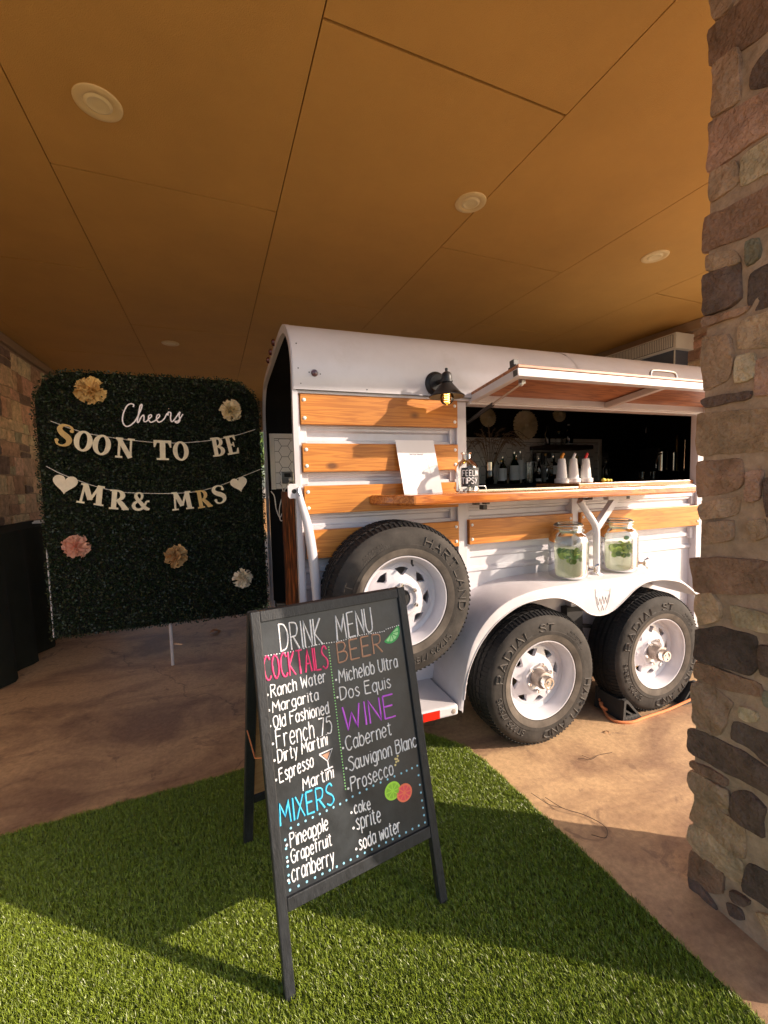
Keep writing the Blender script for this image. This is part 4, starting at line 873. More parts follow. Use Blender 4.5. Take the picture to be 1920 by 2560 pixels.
# white hexagon tile boards on the far wall
def hexboard(x0, x1, z0, z1):
    m = M(); m.box(x0, x1, 3.655, 3.671, z0, z1); t = m.build('tile_board', 'grout', TR, smooth=0)
    m = M(); r = .052; g = .0022; dx, dz = 1.5 * r, math.sqrt(3) * r; i = 0; x = x0 + .045
    fx0, fx1, fz0, fz1 = x0 + .04, x1 - .04, z0 + .005, z1 - .045
    while x < fx1 + r:
        z = fz0 + (dz / 2 if i % 2 else 0) - dz
        while z < fz1 + dz:
            poly = [(x + (r - g) * math.cos(k * math.pi / 3), z + (r - g) * math.sin(k * math.pi / 3)) for k in range(6)]
            for (ax_, lim, sg) in ((0, fx0, 1), (0, fx1, -1), (1, fz0, 1), (1, fz1, -1)):       # clip to the board
                q = []
                for a, b in zip(poly, poly[1:] + poly[:1]):
                    da, db = (a[ax_] - lim) * sg, (b[ax_] - lim) * sg
                    if da >= 0: q.append(a)
                    if da * db < 0: k = da / (da - db); q.append((a[0] + (b[0] - a[0]) * k, a[1] + (b[1] - a[1]) * k))
                poly = q
                if len(poly) < 3: break
            if len(poly) >= 3: m.prism(poly, lambda a, b, d: (a, d, b), 3.6515, 3.656)
            z += dz
        x += dx; i += 1
    m.build('tile', 'tile_white', t, smooth=0)
    m = M(); m.box(x0, x0 + .018, 3.640, 3.657, z0, z1); m.box(x0 + .018, x0 + .038, 3.646, 3.657, z0, z1 - .018); m.box(x1 - .04, x1, 3.640, 3.657, z0, z1); m.box(x0 + .0185, x1 - .0405, 3.640, 3.657, z1 - .04, z1); m.build('moulding', 'frame_cream', t, smooth=0, bevel=.003)
hexboard(.318, .98, 1.357, 1.825); hexboard(2.05, 3.957, 1.30, 1.817)
# outlet box and hanging leads by the rear opening
m = M(); m.box(.398, .50, 3.615, 3.640, 1.405, 1.505); ob = m.build('outlet_box', 'steel', TR, smooth=0, bevel=.004)
m = M(); m.box(.42, .475, 3.59, 3.615, 1.462, 1.49); m.build('black_plug', 'black_paint', ob, smooth=0, bevel=.004)
m = M(); m.sphere((.475, 3.60, 1.435), .020, 12, 8, (1, .8, 1)); m.build('white_plug', 'cup_white', ob)
m = M(); m.tube(catmull([(.475, 3.59, 1.43), (.43, 3.55, 1.38), (.385, 3.53, 1.28), (.36, 3.52, 1.18), (.37, 3.52, 1.10), (.41, 3.52, 1.14), (.40, 3.53, 1.28), (.395, 3.55, 1.40), (.385, 3.58, 1.46)], 8), .0042, 8); m.build('cable', 'string_white', TR)
m = M(); m.tube(catmull([(.30, 3.5, 1.345), (.325, 3.5, 1.30), (.335, 3.5, 1.20), (.36, 3.5, 1.13), (.385, 3.5, 1.16), (.40, 3.5, 1.08), (.41, 3.5, 1.03)], 8), .0042, 8); m.build('cable', 'string_white', TR)
# dark back counter and the floating shelf
m = M(); m.box(1.9, 4.66, 2.98, 3.638, 1.315, 1.352); m.box(1.9, 4.66, 3.02, 3.635, .40, 1.314); m.build('back_counter', 'black_liner', TR, smooth=0)
m = M(); m.box(2.96, 3.60, 3.42, 3.638, 1.688, 1.728); m.build('floating_shelf', 'walnut', TR, smooth=0, bevel=.003)

# ================================================================ things on and in the trailer
# paper flyer leaning on the wall (printed drink drawing; the square code is left out)
t = thing('paper_flyer', (.87, 1.86, 1.336), 'white paper flyer leaning on the planks above the shelf', 'flyer')
o, u, v = Vector((.778, 1.856, 1.3345)), Vector((.206, .0, 0)), Vector((-.020, .054, .262))
nn = u.cross(v).normalized(); nn = nn if nn.y < 0 else -nn
m = M(); b = len(m.v); K = 8
for i in range(K + 1):
    for j in range(5):
        s, q = j / 4, i / K; p = o + u * s + v * q - nn * .006 * math.sin(math.pi * s) * (1 - q * .5); m.v.append(tuple(p))
for i in range(K):
    for j in range(4): k = b + i * 5 + j; m.face((k, k + 1, k + 6, k + 5))
m.build('sheet', 'paper', t)
pf = lambda a, b2: o + u * a + v * b2 - nn * (.006 * math.sin(math.pi * a) * (1 - b2 * .5) - .0012)
pw = lambda x, y: pf(x / .206, y / .27)
m = M(); letter_tubes(m, 'Rock Sugar Saloon LLC', lambda x, y: pw(.066 + x, .194 + y), .072, .0062, .0007, 4); m.build('lettering', 'grey_ink', t, smooth=0)
m = M(); m.tube([pf(a, b) for a, b in ((.30, .64), (.74, .64), (.80, .32), (.38, .32))], .0006, 4, closed=True); m.build('printed_frame', 'label_paper', t, smooth=0)
# the bottle's printed neighbour: a pale line drawing of a tumbler
m = M()
for pts in [] and ([(.62, .46), (.75, .50), (.98, .55)], [(.60, .40), (.72, .43), (.98, .50)], [(.62, .36), (.75, .38), (.98, .42)], [(.60, .36), (.64, .22), (.70, .12)], [(.66, .30), (.78, .26), (.97, .33)], [(.68, .24), (.80, .20), (.97, .28)]):
    m.tube([pf(a, c) for a, c in [(p.x, p.y) for p in catmull([(a, c, 0) for a, c in pts], 6)]], .0012, 4)
pass
# tip bottle
t = thing('tip_bottle', (1.082, 1.79, 1.3345), 'clear glass bottle with a black FEELIN TIPSY label on the shelf', 'bottle')
JC = (1.082, 1.79, 1.334)
m = M(); m.lathe([(.0005, .002), (.050, .001), (.057, .006), (.058, .02), (.058, .105), (.055, .125), (.042, .145), (.026, .156), (.0215, .163), (.0205, .182), (.026, .186), (.028, .190), (.026, .194), (.019, .194), (.0175, .185), (.019, .163), (.024, .153), (.040, .141), (.0525, .123), (.0555, .104), (.0555, .02), (.052, .009), (.0005, .007)], JC, n=48, flip=True); m.build('glass', 'glass_clear', t, smooth=50)
m = M(); a0, a1 = R(-147), R(-50); b = len(m.v); K = 20
for i in range(K + 1):
    a = a0 + (a1 - a0) * i / K
    for r in (.0585, .0597):
        for z in (.028, .118): m.v.append((JC[0] + r * math.cos(a), JC[1] + r * math.sin(a), JC[2] + z))
for i in range(K):
    k = b + i * 4
    for f in ((2, 3, 7, 6), (0, 4, 5, 1), (1, 5, 7, 3), (0, 2, 6, 4)): m.face([k + q for q in f])
m.face([b, b + 1, b + 3, b + 2]); m.face([b + K * 4 + q for q in (0, 2, 3, 1)])
lb = m.build('label', 'label_black', t)
m = M(); jf = lambda x, y: Vector((JC[0] + .0600 * math.cos(R(-140) + x / .06), JC[1] + .0600 * math.sin(R(-140) + x / .06), JC[2] + y))
letter_tubes(m, 'FEELIN', lambda x, y: jf(x, .079 + y), .080, .026, .0021, 5, gap=.16); letter_tubes(m, 'TIPSY', lambda x, y: jf(x - .004, .042 + y), .078, .028, .0026, 5, gap=.16)
bd = [(-.010, .033), (-.012, .036), (-.010, .074), (-.012, .110), (-.006, .113), (.03, .112), (.088, .113)]; m.tube([jf(*q) for q in bd], .0010, 4); m.tube([jf(*q) for q in ((-.010, .033), (-.004, .036), (.03, .034), (.088, .033))], .0010, 4)
m.build('lettering', 'chalk_white', t, smooth=0)
m = M(); m.tube(catmull([(1.05, 1.775, 1.343), (1.075, 1.765, 1.352), (1.09, 1.785, 1.346), (1.11, 1.78, 1.352)], 4), .006, 6); m.build('folded_note', 'label_paper', t)
# drink dispensers
def dispenser(cx, cy, cz, lb, seed, leaves):
    rs = random.Random(seed); C = (cx, cy, cz)
    t = thing('drink_dispenser', C, lb, 'drink dispenser', 'glass drink dispensers on the fender')
    m = M(); m.lathe([(.0005, .004), (.085, .002), (.098, .010), (.103, .03), (.104, .06), (.104, .195), (.100, .222), (.088, .243), (.074, .252), (.071, .258), (.071, .270), (.075, .272), (.071, .275), (.071, .284), (.067, .284), (.067, .258), (.070, .249), (.084, .240), (.096, .220), (.100, .195), (.100, .03), (.095, .014), (.0005, .010)], C, n=56, flip=True); m.build('jar', 'glass_clear', t, smooth=50)
    m = M(); m.lathe([(.0005, .011), (.090, .015), (.0945, .031), (.0945, .060), (.0945, .158), (.0005, .158)], C, n=48, flip=True); m.build('lemonade', 'lemon_water', t, smooth=50)
    m = M(); m.lathe([(.0005, .309), (.050, .308), (.066, .303), (.073, .298), (.074, .288), (.070, .286), (.0005, .286)], C, n=48, flip=True); lid = m.build('lid', 'glass_clear', t, smooth=40)
    m = M(); m.tube([(cx + .0725 * math.cos(a), cy + .0725 * math.sin(a), cz + .2725) for a in [i * math.pi / 20 for i in range(40)]], .0022, 6, closed=True)
    m.tube([(cx + .0755 * math.cos(a), cy + .0755 * math.sin(a), cz + .289) for a in [i * math.pi / 20 for i in range(40)]], .0022, 6, closed=True)
    m.tube([(cx + .074, cy - .012, cz + .292), (cx + .088, cy - .012, cz + .285), (cx + .090, cy - .010, cz + .255), (cx + .078, cy - .01, cz + .240)], .0022, 6); m.tube([(cx + .074, cy + .012, cz + .292), (cx + .088, cy + .012, cz + .285), (cx + .090, cy + .010, cz + .255)], .0022, 6)
    m.build('wire_clasp', 'clasp_wire', t)
    m = M(); d = Vector((math.cos(R(-38)), math.sin(R(-38)), 0)); q = Vector(C) + d * .100 + Vector((0, 0, .045)); s = Vector((-d.y, d.x, 0))
    m.tube([q, q + d * .008, q + d * .0085, q + d * .012], [.014, .014, .009, .009], 16); m.tube([q + d * .01, q + d * .042], .0075, 12); m.tube([q + d * .034 + Vector((0, 0, .012)), q + d * .034 - Vector((0, 0, .012))], .009, 12)
    m.tube(catmull([q + d * .034 - Vector((0, 0, .01)), q + d * .046 - Vector((0, 0, .018)), q + d * .050 - Vector((0, 0, .03))], 4), .006, 10); m.tube([q + d * .034 + Vector((0, 0, .012)), q + d * .036 + Vector((0, 0, .02)), q + d * .055 + Vector((0, 0, .030)) + s * .004], [.004, .005, .007], 10)
    m.build('tap', 'chrome', t)
    m = M()
    for i in range(70):
        a = rs.uniform(0, 6.28) if i > 55 else rs.uniform(R(200), R(345)); rr = rs.uniform(.0945, .0975) if i < 58 else rs.uniform(.02, .07); z = rs.uniform(.126, .158) if i > 9 else rs.uniform(.104, .125)
        c = Vector((cx + rr * math.cos(a), cy + rr * math.sin(a), cz + z)); n = Vector((math.cos(a), math.sin(a), rs.uniform(-.25, .25))).normalized(); x = n.orthogonal().normalized(); y = n.cross(x); r = rs.uniform(.010, .021)
        b = len(m.v); m.cur = rs.choice([0, 0, 1])
        for h in (-.0015, .0015):
            for k in range(14): q = c + (x * math.cos(k * .4488) + y * math.sin(k * .4488)) * r + n * h; m.v.append(tuple(q))
        m.face([b + k for k in range(14)][::-1]); m.face([b + 14 + k for k in range(14)])
        for k in range(14): m.face((b + k, b + (k + 1) % 14, b + 14 + (k + 1) % 14, b + 14 + k))
    m.build('fruit_slices', ['lime_slice_wet', 'cucumber'], t, smooth=30)
    m = M()
    for (a, z) in leaves + [(rs.uniform(R(200), R(340)), rs.uniform(.155, .168)) for _ in range(7)]:
        c = Vector((cx + .098 * math.cos(a), cy + .098 * math.sin(a), cz + z)); n = Vector((math.cos(a), math.sin(a), 0)); x = Vector((-n.y, n.x, 0)); w = rs.uniform(-.4, .4); e = x * math.cos(w) + Vector((0, 0, 1)) * math.sin(w); f = n.cross(e)
        pl = [(-.017, 0), (-.010, .010), (0, .0125), (.011, .008), (.017, 0), (.010, -.009), (0, -.012), (-.011, -.009)]
        b = len(m.v); m.v += [tuple(c + e * p + f * q - n * (.002 + 3 * q * q * .1)) for p, q in pl] + [tuple(c - n * .0035)]
        for k in range(8): m.face((b + k, b + (k + 1) % 8, b + 8))
    m.build('mint_leaf', 'mint', t, smooth=60)
    return t
dispenser(1.735, 1.815, .8415, 'glass jar of limeade left of the white shelf bracket', 4, [(R(-80), .172)])
dispenser(2.118, 1.825, .8415, 'glass jar of limeade right of the white shelf bracket, two mint leaves high inside', 8, [(R(-115), .205), (R(-72), .200)])
# bottles on the back counter
ZB = 1.3525
def bottle(x, y, z, h, r, neck, glass, lb, cat='bottle', label=None, cap='brass', square=False, group='liquor bottles on the back counter', name='liquor_bottle'):
    t = thing(name, (x, y, z), lb, cat, group); n = 4 if square else 28
    pr = [(.0005, .001), (r * .92, .001), (r, .006), (r, h * .56), (r * .93, h * .62), (r * .55, h * .71), (neck, h * .77), (neck, h * .90), (neck * 1.15, h * .905), (neck * 1.15, h * .93), (.0005, h * .93)]
    m = M(); m.lathe(pr, (x, y, z), n=n, flip=True, a0=(math.pi / 4 if square else 0), a1=(math.pi / 4 if square else 0) + 2 * math.pi); m.build('glass', glass, t, smooth=40)
    m = M(); m.lathe([(neck * 1.1, h * .932), (neck * 1.12, h * .99), (neck * .7, h), (.0005, h)], (x, y, z), n=18, flip=True); m.build('cap', cap, t)
    if label:
        z0, z1 = label; m = M()
        if square: d = r * .7071 + .001; m.box(x - d * .9, x + d * .9, y - d - .001, y - d, z + h * z0, z + h * z1)
        else: m.lathe([(r + .0008, h * z0), (r + .0012, h * z0), (r + .0012, h * z1), (r + .0008, h * z1)], (x, y, z), n=28, a0=R(180), a1=R(340))
        m.build('label', 'label_paper', t)
    return t
bottle(2.404, 3.36, ZB, .22, .036, .012, 'glass_dark', 'small dark bottle with pale label, leftmost in the bottle row', label=(.12, .66))
bottle(2.478, 3.44, ZB, .262, .040, .012, 'glass_green', 'shorter green bottle with silver cap on the back counter', label=(.14, .56), cap='chrome')
bottle(2.583, 3.40, ZB, .305, .047, .014, 'glass_green', 'tall green gin bottle with wide white label', label=(.10, .56), cap='chrome')
bottle(2.668, 3.42, ZB, .315, .032, .012, 'glass_clear', 'slim clear bottle with tall white label beside the green bottles', label=(.12, .72), cap='chrome')
bottle(2.822, 3.44, ZB, .345, .043, .014, 'glass_clear', 'tallest clear bottle with dark neck in the bottle row', label=(.45, .60), cap='black_paint')
bottle(2.915, 3.45, ZB, .25, .028, .011, 'glass_dark', 'narrow dark bottle between tall clear bottle and square bottle', label=(.05, .16), cap='chrome')
bottle(3.000, 3.34, ZB, .262, .064, .014, 'glass_dark', 'squat square bottle with big pale label beside white pourers', label=(.30, .62), cap='chrome', square=True)
bottle(3.76, 3.40, ZB, .215, .036, .012, 'glass_clear', 'clear bottle in front of tiled board edge, right of white pourers', label=None, cap='black_paint')
bottle(3.085, 3.52, 1.729, .20, .030, .011, 'glass_dark', 'dark bottle at left end of the floating shelf', group='bottles on the floating shelf', cap='black_paint')
bottle(3.233, 3.52, 1.729, .15, .036, .016, 'glass_clear', 'round clear bottle in the middle of the floating shelf', group='bottles on the floating shelf', cap='brass')
bottle(3.363, 3.52, 1.729, .225, .045, .012, 'glass_dark', 'broad dark bottle with tall stopper on the floating shelf', group='bottles on the floating shelf', cap='cup_white', label=(.05, .10))
bottle(2.48, 3.555, ZB, .31, .038, .013, 'glass_clear', 'clear bottle with white label half hidden behind the shorter green bottle', label=(.2, .6), cap='black_paint')
bottle(2.73, 3.56, ZB, .285, .036, .012, 'glass_amber', 'amber bottle with white label at the tiles, behind the clear pitcher', label=(.2, .55), cap='chrome')
bottle(3.10, 3.56, ZB, .30, .036, .012, 'glass_clear', 'clear bottle with white label at the tiles, behind the squat square bottle', label=(.15, .5), cap='brass')
bottle(3.52, 3.56, ZB, .27, .035, .012, 'glass_amber', 'amber bottle with brass cap standing at the tiles behind the lemon wedges', label=(.15, .5), cap='brass')
t = thing('glass_pitcher', (2.745, 3.38, ZB), 'clear pitcher standing behind the slim clear bottle', 'pitcher')
m = M(); m.lathe([(.0005, .002), (.05, .002), (.055, .01), (.052, .12), (.056, .20), (.053, .20), (.049, .12), (.050, .012), (.0005, .008)], (2.745, 3.38, ZB), n=32, flip=True); m.build('jug', 'glass_clear', t)
m = M(); m.tube(catmull([(2.795, 3.36, ZB + .18), (2.83, 3.35, ZB + .17), (2.832, 3.35, ZB + .10), (2.797, 3.36, ZB + .07)], 5), .006, 8); m.build('handle', 'glass_clear', t)
for x, sm, nm in ((2.046, 'spout_orange', 'orange'), (2.143, 'cup_white', 'white'), (2.249, 'spout_red', 'red')):
    t = thing('juice_pourer', (x, 2.2, 1.3575), 'white tapered juice pourer with %s spout in the serving opening' % nm, 'juice pourer', 'juice pourers in the serving opening')
    Q = (x, 2.2, 1.3575)
    m = M(); m.lathe([(a * .69, b * .69) for a, b in [(.0005, .002), (.062, .002), (.066, .006), (.066, .040), (.060, .044), (.048, .046)]], Q, n=36, flip=True); m.build('base_collar', 'cup_white', t)
    m = M(); m.lathe([(a * .69, b * .69) for a, b in [(.050, .045), (.050, .06), (.034, .225), (.030, .232), (.0005, .232)]], Q, n=36, flip=True); m.build('body', 'cup_white', t)
    m = M(); m.tube([(x, 2.2, Q[2] + .158), (x, 2.2, Q[2] + .169), (x + .007, 2.197, Q[2] + .188), (x + .011, 2.194, Q[2] + .195)], [.0125, .0105, .0085, .009], 12); m.build('spout', sm, t)
t = thing('knife_rack', (3.2, 3.6, 1.5), 'dark bar tools hanging behind the white juice pourers', 'bar tools')
for x, l in ((2.99, .09), (3.10, .12), (3.18, .05)): m = M(); m.lathe([(.0005, 0), (.020, -.004), (.022, -l), (.0005, -l - .006)], (x, 3.60, 1.66), n=14); m.build('grip', 'black_paint', t)
m = M(); m.tube([(3.23, 3.6, 1.66), (3.23, 3.6, 1.40)], .012, 10); m.tube([(2.97, 3.61, 1.668), (3.33, 3.61, 1.668)], .008, 8); m.build('rail', 'steel', t)
t = thing('flower_vase', (2.235, 3.30, ZB), 'dark glass vase with chrome collar holding dried grasses', 'vase')
m = M(); m.lathe([(.0005, .002), (.030, .002), (.040, .02), (.040, .09), (.036, .125)], (2.235, 3.30, ZB), n=28, flip=True); m.build('glass', 'glass_dark', t)
m = M(); m.lathe([(.038, .125), (.039, .20), (.036, .202), (.034, .13)], (2.235, 3.30, ZB), n=28, flip=True); m.build('collar', 'chrome', t)
t = thing('dried_grasses', (2.235, 3.30, ZB + .1), 'brown feathery dried grasses fanning out of the dark vase', 'dried grasses')
m = M(); rs = random.Random(2)
for i in range(26):
    a = rs.uniform(-1.1, 1.0); L = rs.uniform(.28, .46); dy = rs.uniform(-.12, .12); P = [(2.235, 3.30, ZB + .05), (2.235 + math.sin(a) * L * .25, 3.30 + dy * .3, ZB + .19 + L * .2), (2.235 + math.sin(a) * L * .6, 3.30 + dy * .7, ZB + .2 + L * .62), (2.235 + math.sin(a) * L, 3.30 + dy, ZB + .17 + L * math.cos(a) * .85)]
    m.tube([tuple(p) for p in catmull(P, 5)], .0022, 4)
    e, d = Vector(P[3]), (Vector(P[3]) - Vector(P[2])).normalized()
    for k in range(40):
        q = e - d * rs.uniform(0, .13); w = Vector((rs.gauss(0, 1), rs.gauss(0, 1), rs.gauss(0, 1))).normalized(); w = (w + d * 1.2).normalized(); m.tube([q, q + w * rs.uniform(.012, .03)], [.0016, .0005], 3, cap=False)
m.build('plume', 'dried_grass', t, smooth=0)
# pleated paper fans hung at the back
def fan(x, z, r, lb):
    t = thing('paper_fan', (x, 3.6, z), lb, 'paper fan', 'pleated paper fans at the back of the bar')
    m = M(); N = 96; b = len(m.v); m.v.append((x, 3.585, z))
    for i in range(N):
        a = 2 * math.pi * i / N; rr = r * (1 + .035 * math.cos(a * 24)); m.v.append((x + rr * .5 * math.cos(a), 3.592 + (.006 if i % 2 else -.006), z + rr * .5 * math.sin(a))); 
    for i in range(N):
        a = 2 * math.pi * i / N; rr = r * (1 + .035 * math.cos(a * 24)); m.v.append((x + rr * math.cos(a), 3.60 + (.009 if i % 2 else -.009), z + rr * math.sin(a)))
    for i in range(N):
        j = (i + 1) % N; m.face((b, b + 1 + i, b + 1 + j)); m.face((b + 1 + i, b + 1 + N + i, b + 1 + N + j, b + 1 + j))
    m.build('pleats', 'fan_cream', t, smooth=0)
    m = M(); m.lathe([(.0005, -.010), (.018, -.008), (.020, 0)], (x, 3.587, z), 'Y', 18); m.build('centre_disc', 'fan_cream', t)
fan(2.426, 2.008, .092, 'small round paper fan at upper left of the opening'); fan(2.88, 1.945, .152, 'largest scalloped cream paper fan hanging mid opening'); fan(3.314, 2.075, .086, 'paper fan half hidden behind the hatch, above the floating shelf')
# right half of the bar
t = thing('coffee_machine', (4.4, 3.3, ZB), 'dark bar machine with shiny steel panels at right of the opening', 'drinks machine')
m = M(); m.box(4.22, 4.52, 3.15, 3.55, ZB + .005, ZB + .09); m.box(4.36, 4.46, 3.26, 3.5, ZB + .09, ZB + .34); m.build('body', 'black_paint', t, smooth=0, bevel=.01)
m = M(); m.lathe([(.045, .08), (.045, .29), (.035, .30), (.0005, .30)], (4.32, 3.20, ZB), n=24, flip=True); m.build('steel_cylinder', 'chrome', t); m = M(); m.lathe([(.022, .08), (.022, .28), (.0005, .29)], (4.47, 3.18, ZB), n=20, flip=True); m.build('steel_cylinder', 'chrome', t)
m = M(); m.tube(catmull([(4.27, 3.17, ZB + .27), (4.20, 3.16, ZB + .25), (4.18, 3.16, ZB + .17), (4.18, 3.16, ZB + .12)], 5), .007, 8); m.build('pipe', 'chrome', t); m = M(); m.tube([(4.46, 3.12, ZB + .08), (4.62, 3.12, ZB + .085)], .006, 8); m.build('pipe', 'chrome', t)
t = thing('beer_tap', (4.57, 3.22, ZB), 'tall brass tower standing at far right of the opening', 'tap tower')
m = M(); m.lathe([(.05, .002), (.05, .02), (.026, .03), (.026, .46), (.022, .475), (.0005, .48)], (4.57, 3.22, ZB), n=28, flip=True); m.build('column', 'brass', t)
m = M(); m.tube([(4.63, 3.18, ZB + .09), (4.635, 3.18, ZB + .42)], .006, 8); m.sphere((4.63, 3.18, ZB + .09), .016); m.build('lever', 'chrome', t)
t = thing('wall_clock', (3.87, 3.655, 1.605), 'dim round dial hanging on the dark wall right of the tiles', 'clock')
m = M(); m.lathe([(.0005, -.012), (.066, -.010), (.080, -.004), (.083, 0)], (3.99, 3.652, 1.605), 'Y', 40); m.build('dial', 'steel', t)
m = M(); m.box(3.99, 4.06, 3.633, 3.637, 1.598, 1.606); m.build('hand', 'black_paint', t, smooth=0)
for x, lb in ((3.93, 'clear tumbler left of its twin near the drinks machine'), (4.09, 'clear tumbler right of its twin, beside the drinks machine')):
    t = thing('tumbler', (x, 3.12, ZB), lb, 'glass', 'tumblers on the back counter')
    m = M(); m.lathe([(.0005, .002), (.030, .002), (.034, .08), (.032, .08), (.028, .010), (.0005, .008)], (x, 3.12, ZB), n=24, flip=True); m.build('glass', 'glass_clear', t)
for i, (x, y, lb) in enumerate(((2.62, 2.42, 'yellow lemon wedge just behind the inner sill'), )):
    t = thing('lemon_wedge', (2.43, 2.2, 1.3575), 'pile of yellow lemon wedges in the serving opening right of the pourers', 'lemon')
    for dx, r in ((-.03, .022), (.02, .018), (.06, .016)): m = M(); m.sphere((2.43 + dx * .7, 2.2, 1.3575 + r * .6), r * .7, 12, 8, (1.2, .9, .85)); m.build('wedge', 'lemon', t)
t = thing('salt_shaker', (1.35, 2.22, 1.3375), 'tiny clear shaker with steel top right behind tip bottle', 'shaker')
m = M(); m.lathe([(.0005, .001), (.017, .001), (.019, .03), (.012, .045)], (1.30, 2.14, 1.3375), n=18, flip=True); m.build('glass', 'glass_clear', t)
m = M(); m.lathe([(.0125, .044), (.0125, .058), (.0005, .062)], (1.30, 2.14, 1.3375), n=18, flip=True); m.build('cap', 'chrome', t)

# ================================================================ wheel chocks and rope
def chock(x, flip, lb):
    t = thing('wheel_chock', (x, 1.80, 0), lb, 'wheel chock', 'chocks under the right wheel'); s = -1 if flip else 1
    X = lambda a: x + s * a * .78
    outer = [(-.075, .002), (.115, .002), (.118, .012), (-.03, .165), (-.062, .165)]; 
    for y0, y1, nm in ((1.690, 1.712, 'rib_face'), (1.868, 1.890, 'rib_face')):
        m = M(); inner = [(-.050, .042), (.062, .042), (-.028, .138), (-.045, .138)]
        O = [(-.075, .002), (.118, .002), (-.03, .165), (-.062, .165)]; b = len(m.v)
        for yy in (y0, y1): m.v += [(X(a), yy, z * .78) for a, z in O] + [(X(a), yy, z * .78) for a, z in inner]
        for k in range(4):
            k2 = (k + 1) % 4; m.face((b + k, b + k2, b + 4 + k2, b + 4 + k)); m.face((b + 8 + k, b + 12 + k, b + 12 + k2, b + 8 + k2)); m.face((b + k, b + 8 + k, b + 8 + k2, b + k2)); m.face((b + 4 + k, b + 4 + k2, b + 12 + k2, b + 12 + k))
        for k in range(5): m.lathe([(.009, 0), (.006, -.0015), (.0005, -.0005)], (X(-.045 + k * .032), y0, .0172), 'Y', 12)
        m.bar((X(-.05), y0 + .008, .07), (X(.02), y0 + .008, .035), .010, .010); m.build(nm, 'chock_rubber', t, smooth=0)
    m = M(); b = len(m.v)
    for yy in (1.712, 1.868): m.v += [(X(a), yy, z * .78) for a, z in ((-.070, .004), (.105, .004), (-.034, .150), (-.058, .150))]
    for k in range(4): k2 = (k + 1) % 4; m.face((b + k, b + k2, b + 4 + k2, b + 4 + k))
    m.build('wedge', 'chock_rubber', t, smooth=0)
chock(2.072, False, 'black plastic wheel chock left of the right wheel, against its tread'); chock(2.575, True, 'black plastic wheel chock right of the right wheel, by the pillar')
t = thing('chock_rope', (2.3, 1.7, 0), 'orange rope joining the two wheel chocks on the concrete', 'rope')
m = M(); m.tube(catmull([(2.03, 1.85, .035), (2.0, 1.80, .014), (1.976, 1.747, .009), (1.992, 1.702, .008), (2.06, 1.672, .008), (2.15, 1.676, .008), (2.25, 1.68, .008), (2.35, 1.682, .009), (2.47, 1.684, .02), (2.60, 1.676, .05), (2.70, 1.69, .09), (2.74, 1.72, .115)], 6), .0075, 8)
m.tube(catmull([(2.03, 1.84, .035), (2.005, 1.835, .05), (1.995, 1.815, .038), (2.02, 1.805, .022), (2.04, 1.83, .03), (2.06, 1.85, .045), (2.02, 1.86, .055)], 6), .0085, 8); m.build('cord', 'orange_rope', t)
t = thing('dry_leaf', (2.259, 2.06, .002), 'curled dry tan leaf lying between the two wheels', 'leaf', 'dry leaves on the concrete')
def leaf(t, x, y, s, a):
    m = M(); c, d = math.cos(a), math.sin(a); P = []
    for i in range(6):
        q = i / 5; w = math.sin(math.pi * q) * .4 + .03
        for k in (-1, 0, 1): u_, v_ = (q - .5) * s, k * w * s * .5; P.append((x + u_ * c - v_ * d, y + u_ * d + v_ * c, .004 + abs(k) * .25 * w * s + .1 * s * math.sin(q * 5)))
    F = []
    for i in range(5):
        for k in range(2): F.append((i * 3 + k, i * 3 + k + 1, i * 3 + k + 4, i * 3 + k + 3))
    m.add(P, F); return m.build('blade', 'leaf_dry', t, smooth=60)
leaf(t, 2.259, 2.06, .05, .3)
t = thing('dry_leaf', (1.862, 1.62, .002), 'tiny dry leaf on sunlit concrete between the tyres', 'leaf', 'dry leaves on the concrete'); leaf(t, 1.862, 1.66, .035, 1.2)
t = thing('dry_leaf', (-.205, 4.266, .002), 'pale leaf on the shaded floor right of the hedge stand', 'leaf', 'dry leaves on the concrete'); leaf(t, -.205, 4.266, .13, .5)
t = thing('dry_twig', (1.75, 1.45, .003), 'thin curved twig on the sunlit concrete by the turf corner', 'twig')
m = M(); m.tube(catmull([(1.22, 1.40, .006), (1.24, 1.32, .012), (1.30, 1.26, .008), (1.33, 1.19, .006), (1.29, 1.15, .006), (1.25, 1.18, .006)], 6), .0013, 5); m.tube(catmull([(1.16, 1.42, .03), (1.20, 1.36, .012), (1.24, 1.32, .012)], 5), .0011, 5); m.build('stem', 'bark', t)
t = thing('dry_twig', (1.6, 1.55, .003), 'thin twig on sunlit concrete in front of the left wheel', 'twig')
m = M(); m.tube(catmull([(1.55, 1.55, .004), (1.60, 1.515, .008), (1.66, 1.53, .004), (1.74, 1.52, .004)], 6), .0012, 5); m.tube([(1.60, 1.515, .008), (1.585, 1.56, .004)], .001, 5); m.build('stem', 'bark', t)

# ================================================================ A-frame chalkboard
A0 = Vector((.072, 1.064, 0)); U = Vector((.988, .157, 0)).normalized(); NB = Vector((-U.y, U.x, 0)); th = R(13)
UP = NB * math.sin(th) + Vector((0, 0, math.cos(th))); FN = U.cross(UP).normalized(); FN = FN if FN.y < 0 else -FN          # towards the viewer
SB = thing('chalkboard_sign', tuple(A0 + U * .27), 'black A-frame chalkboard with a hand-lettered drink menu standing on the turf', 'menu board')
S = lambda a, b, d=0.0: A0 + U * a + UP * b + FN * d
SW, SH = .543, 1.040
def sb(m, a0, a1, b0, b1, d0, d1): m.obox(S(a0, b0, d0), U * (a1 - a0), UP * (b1 - b0), FN * (d1 - d0))
for a0, a1 in ((-.001, .0275), (.512, .542)):
    m = M(); sb(m, a0, a1, .0, SH, -.026, 0); m.build('leg', 'board_frame', SB, smooth=0, bevel=.003)
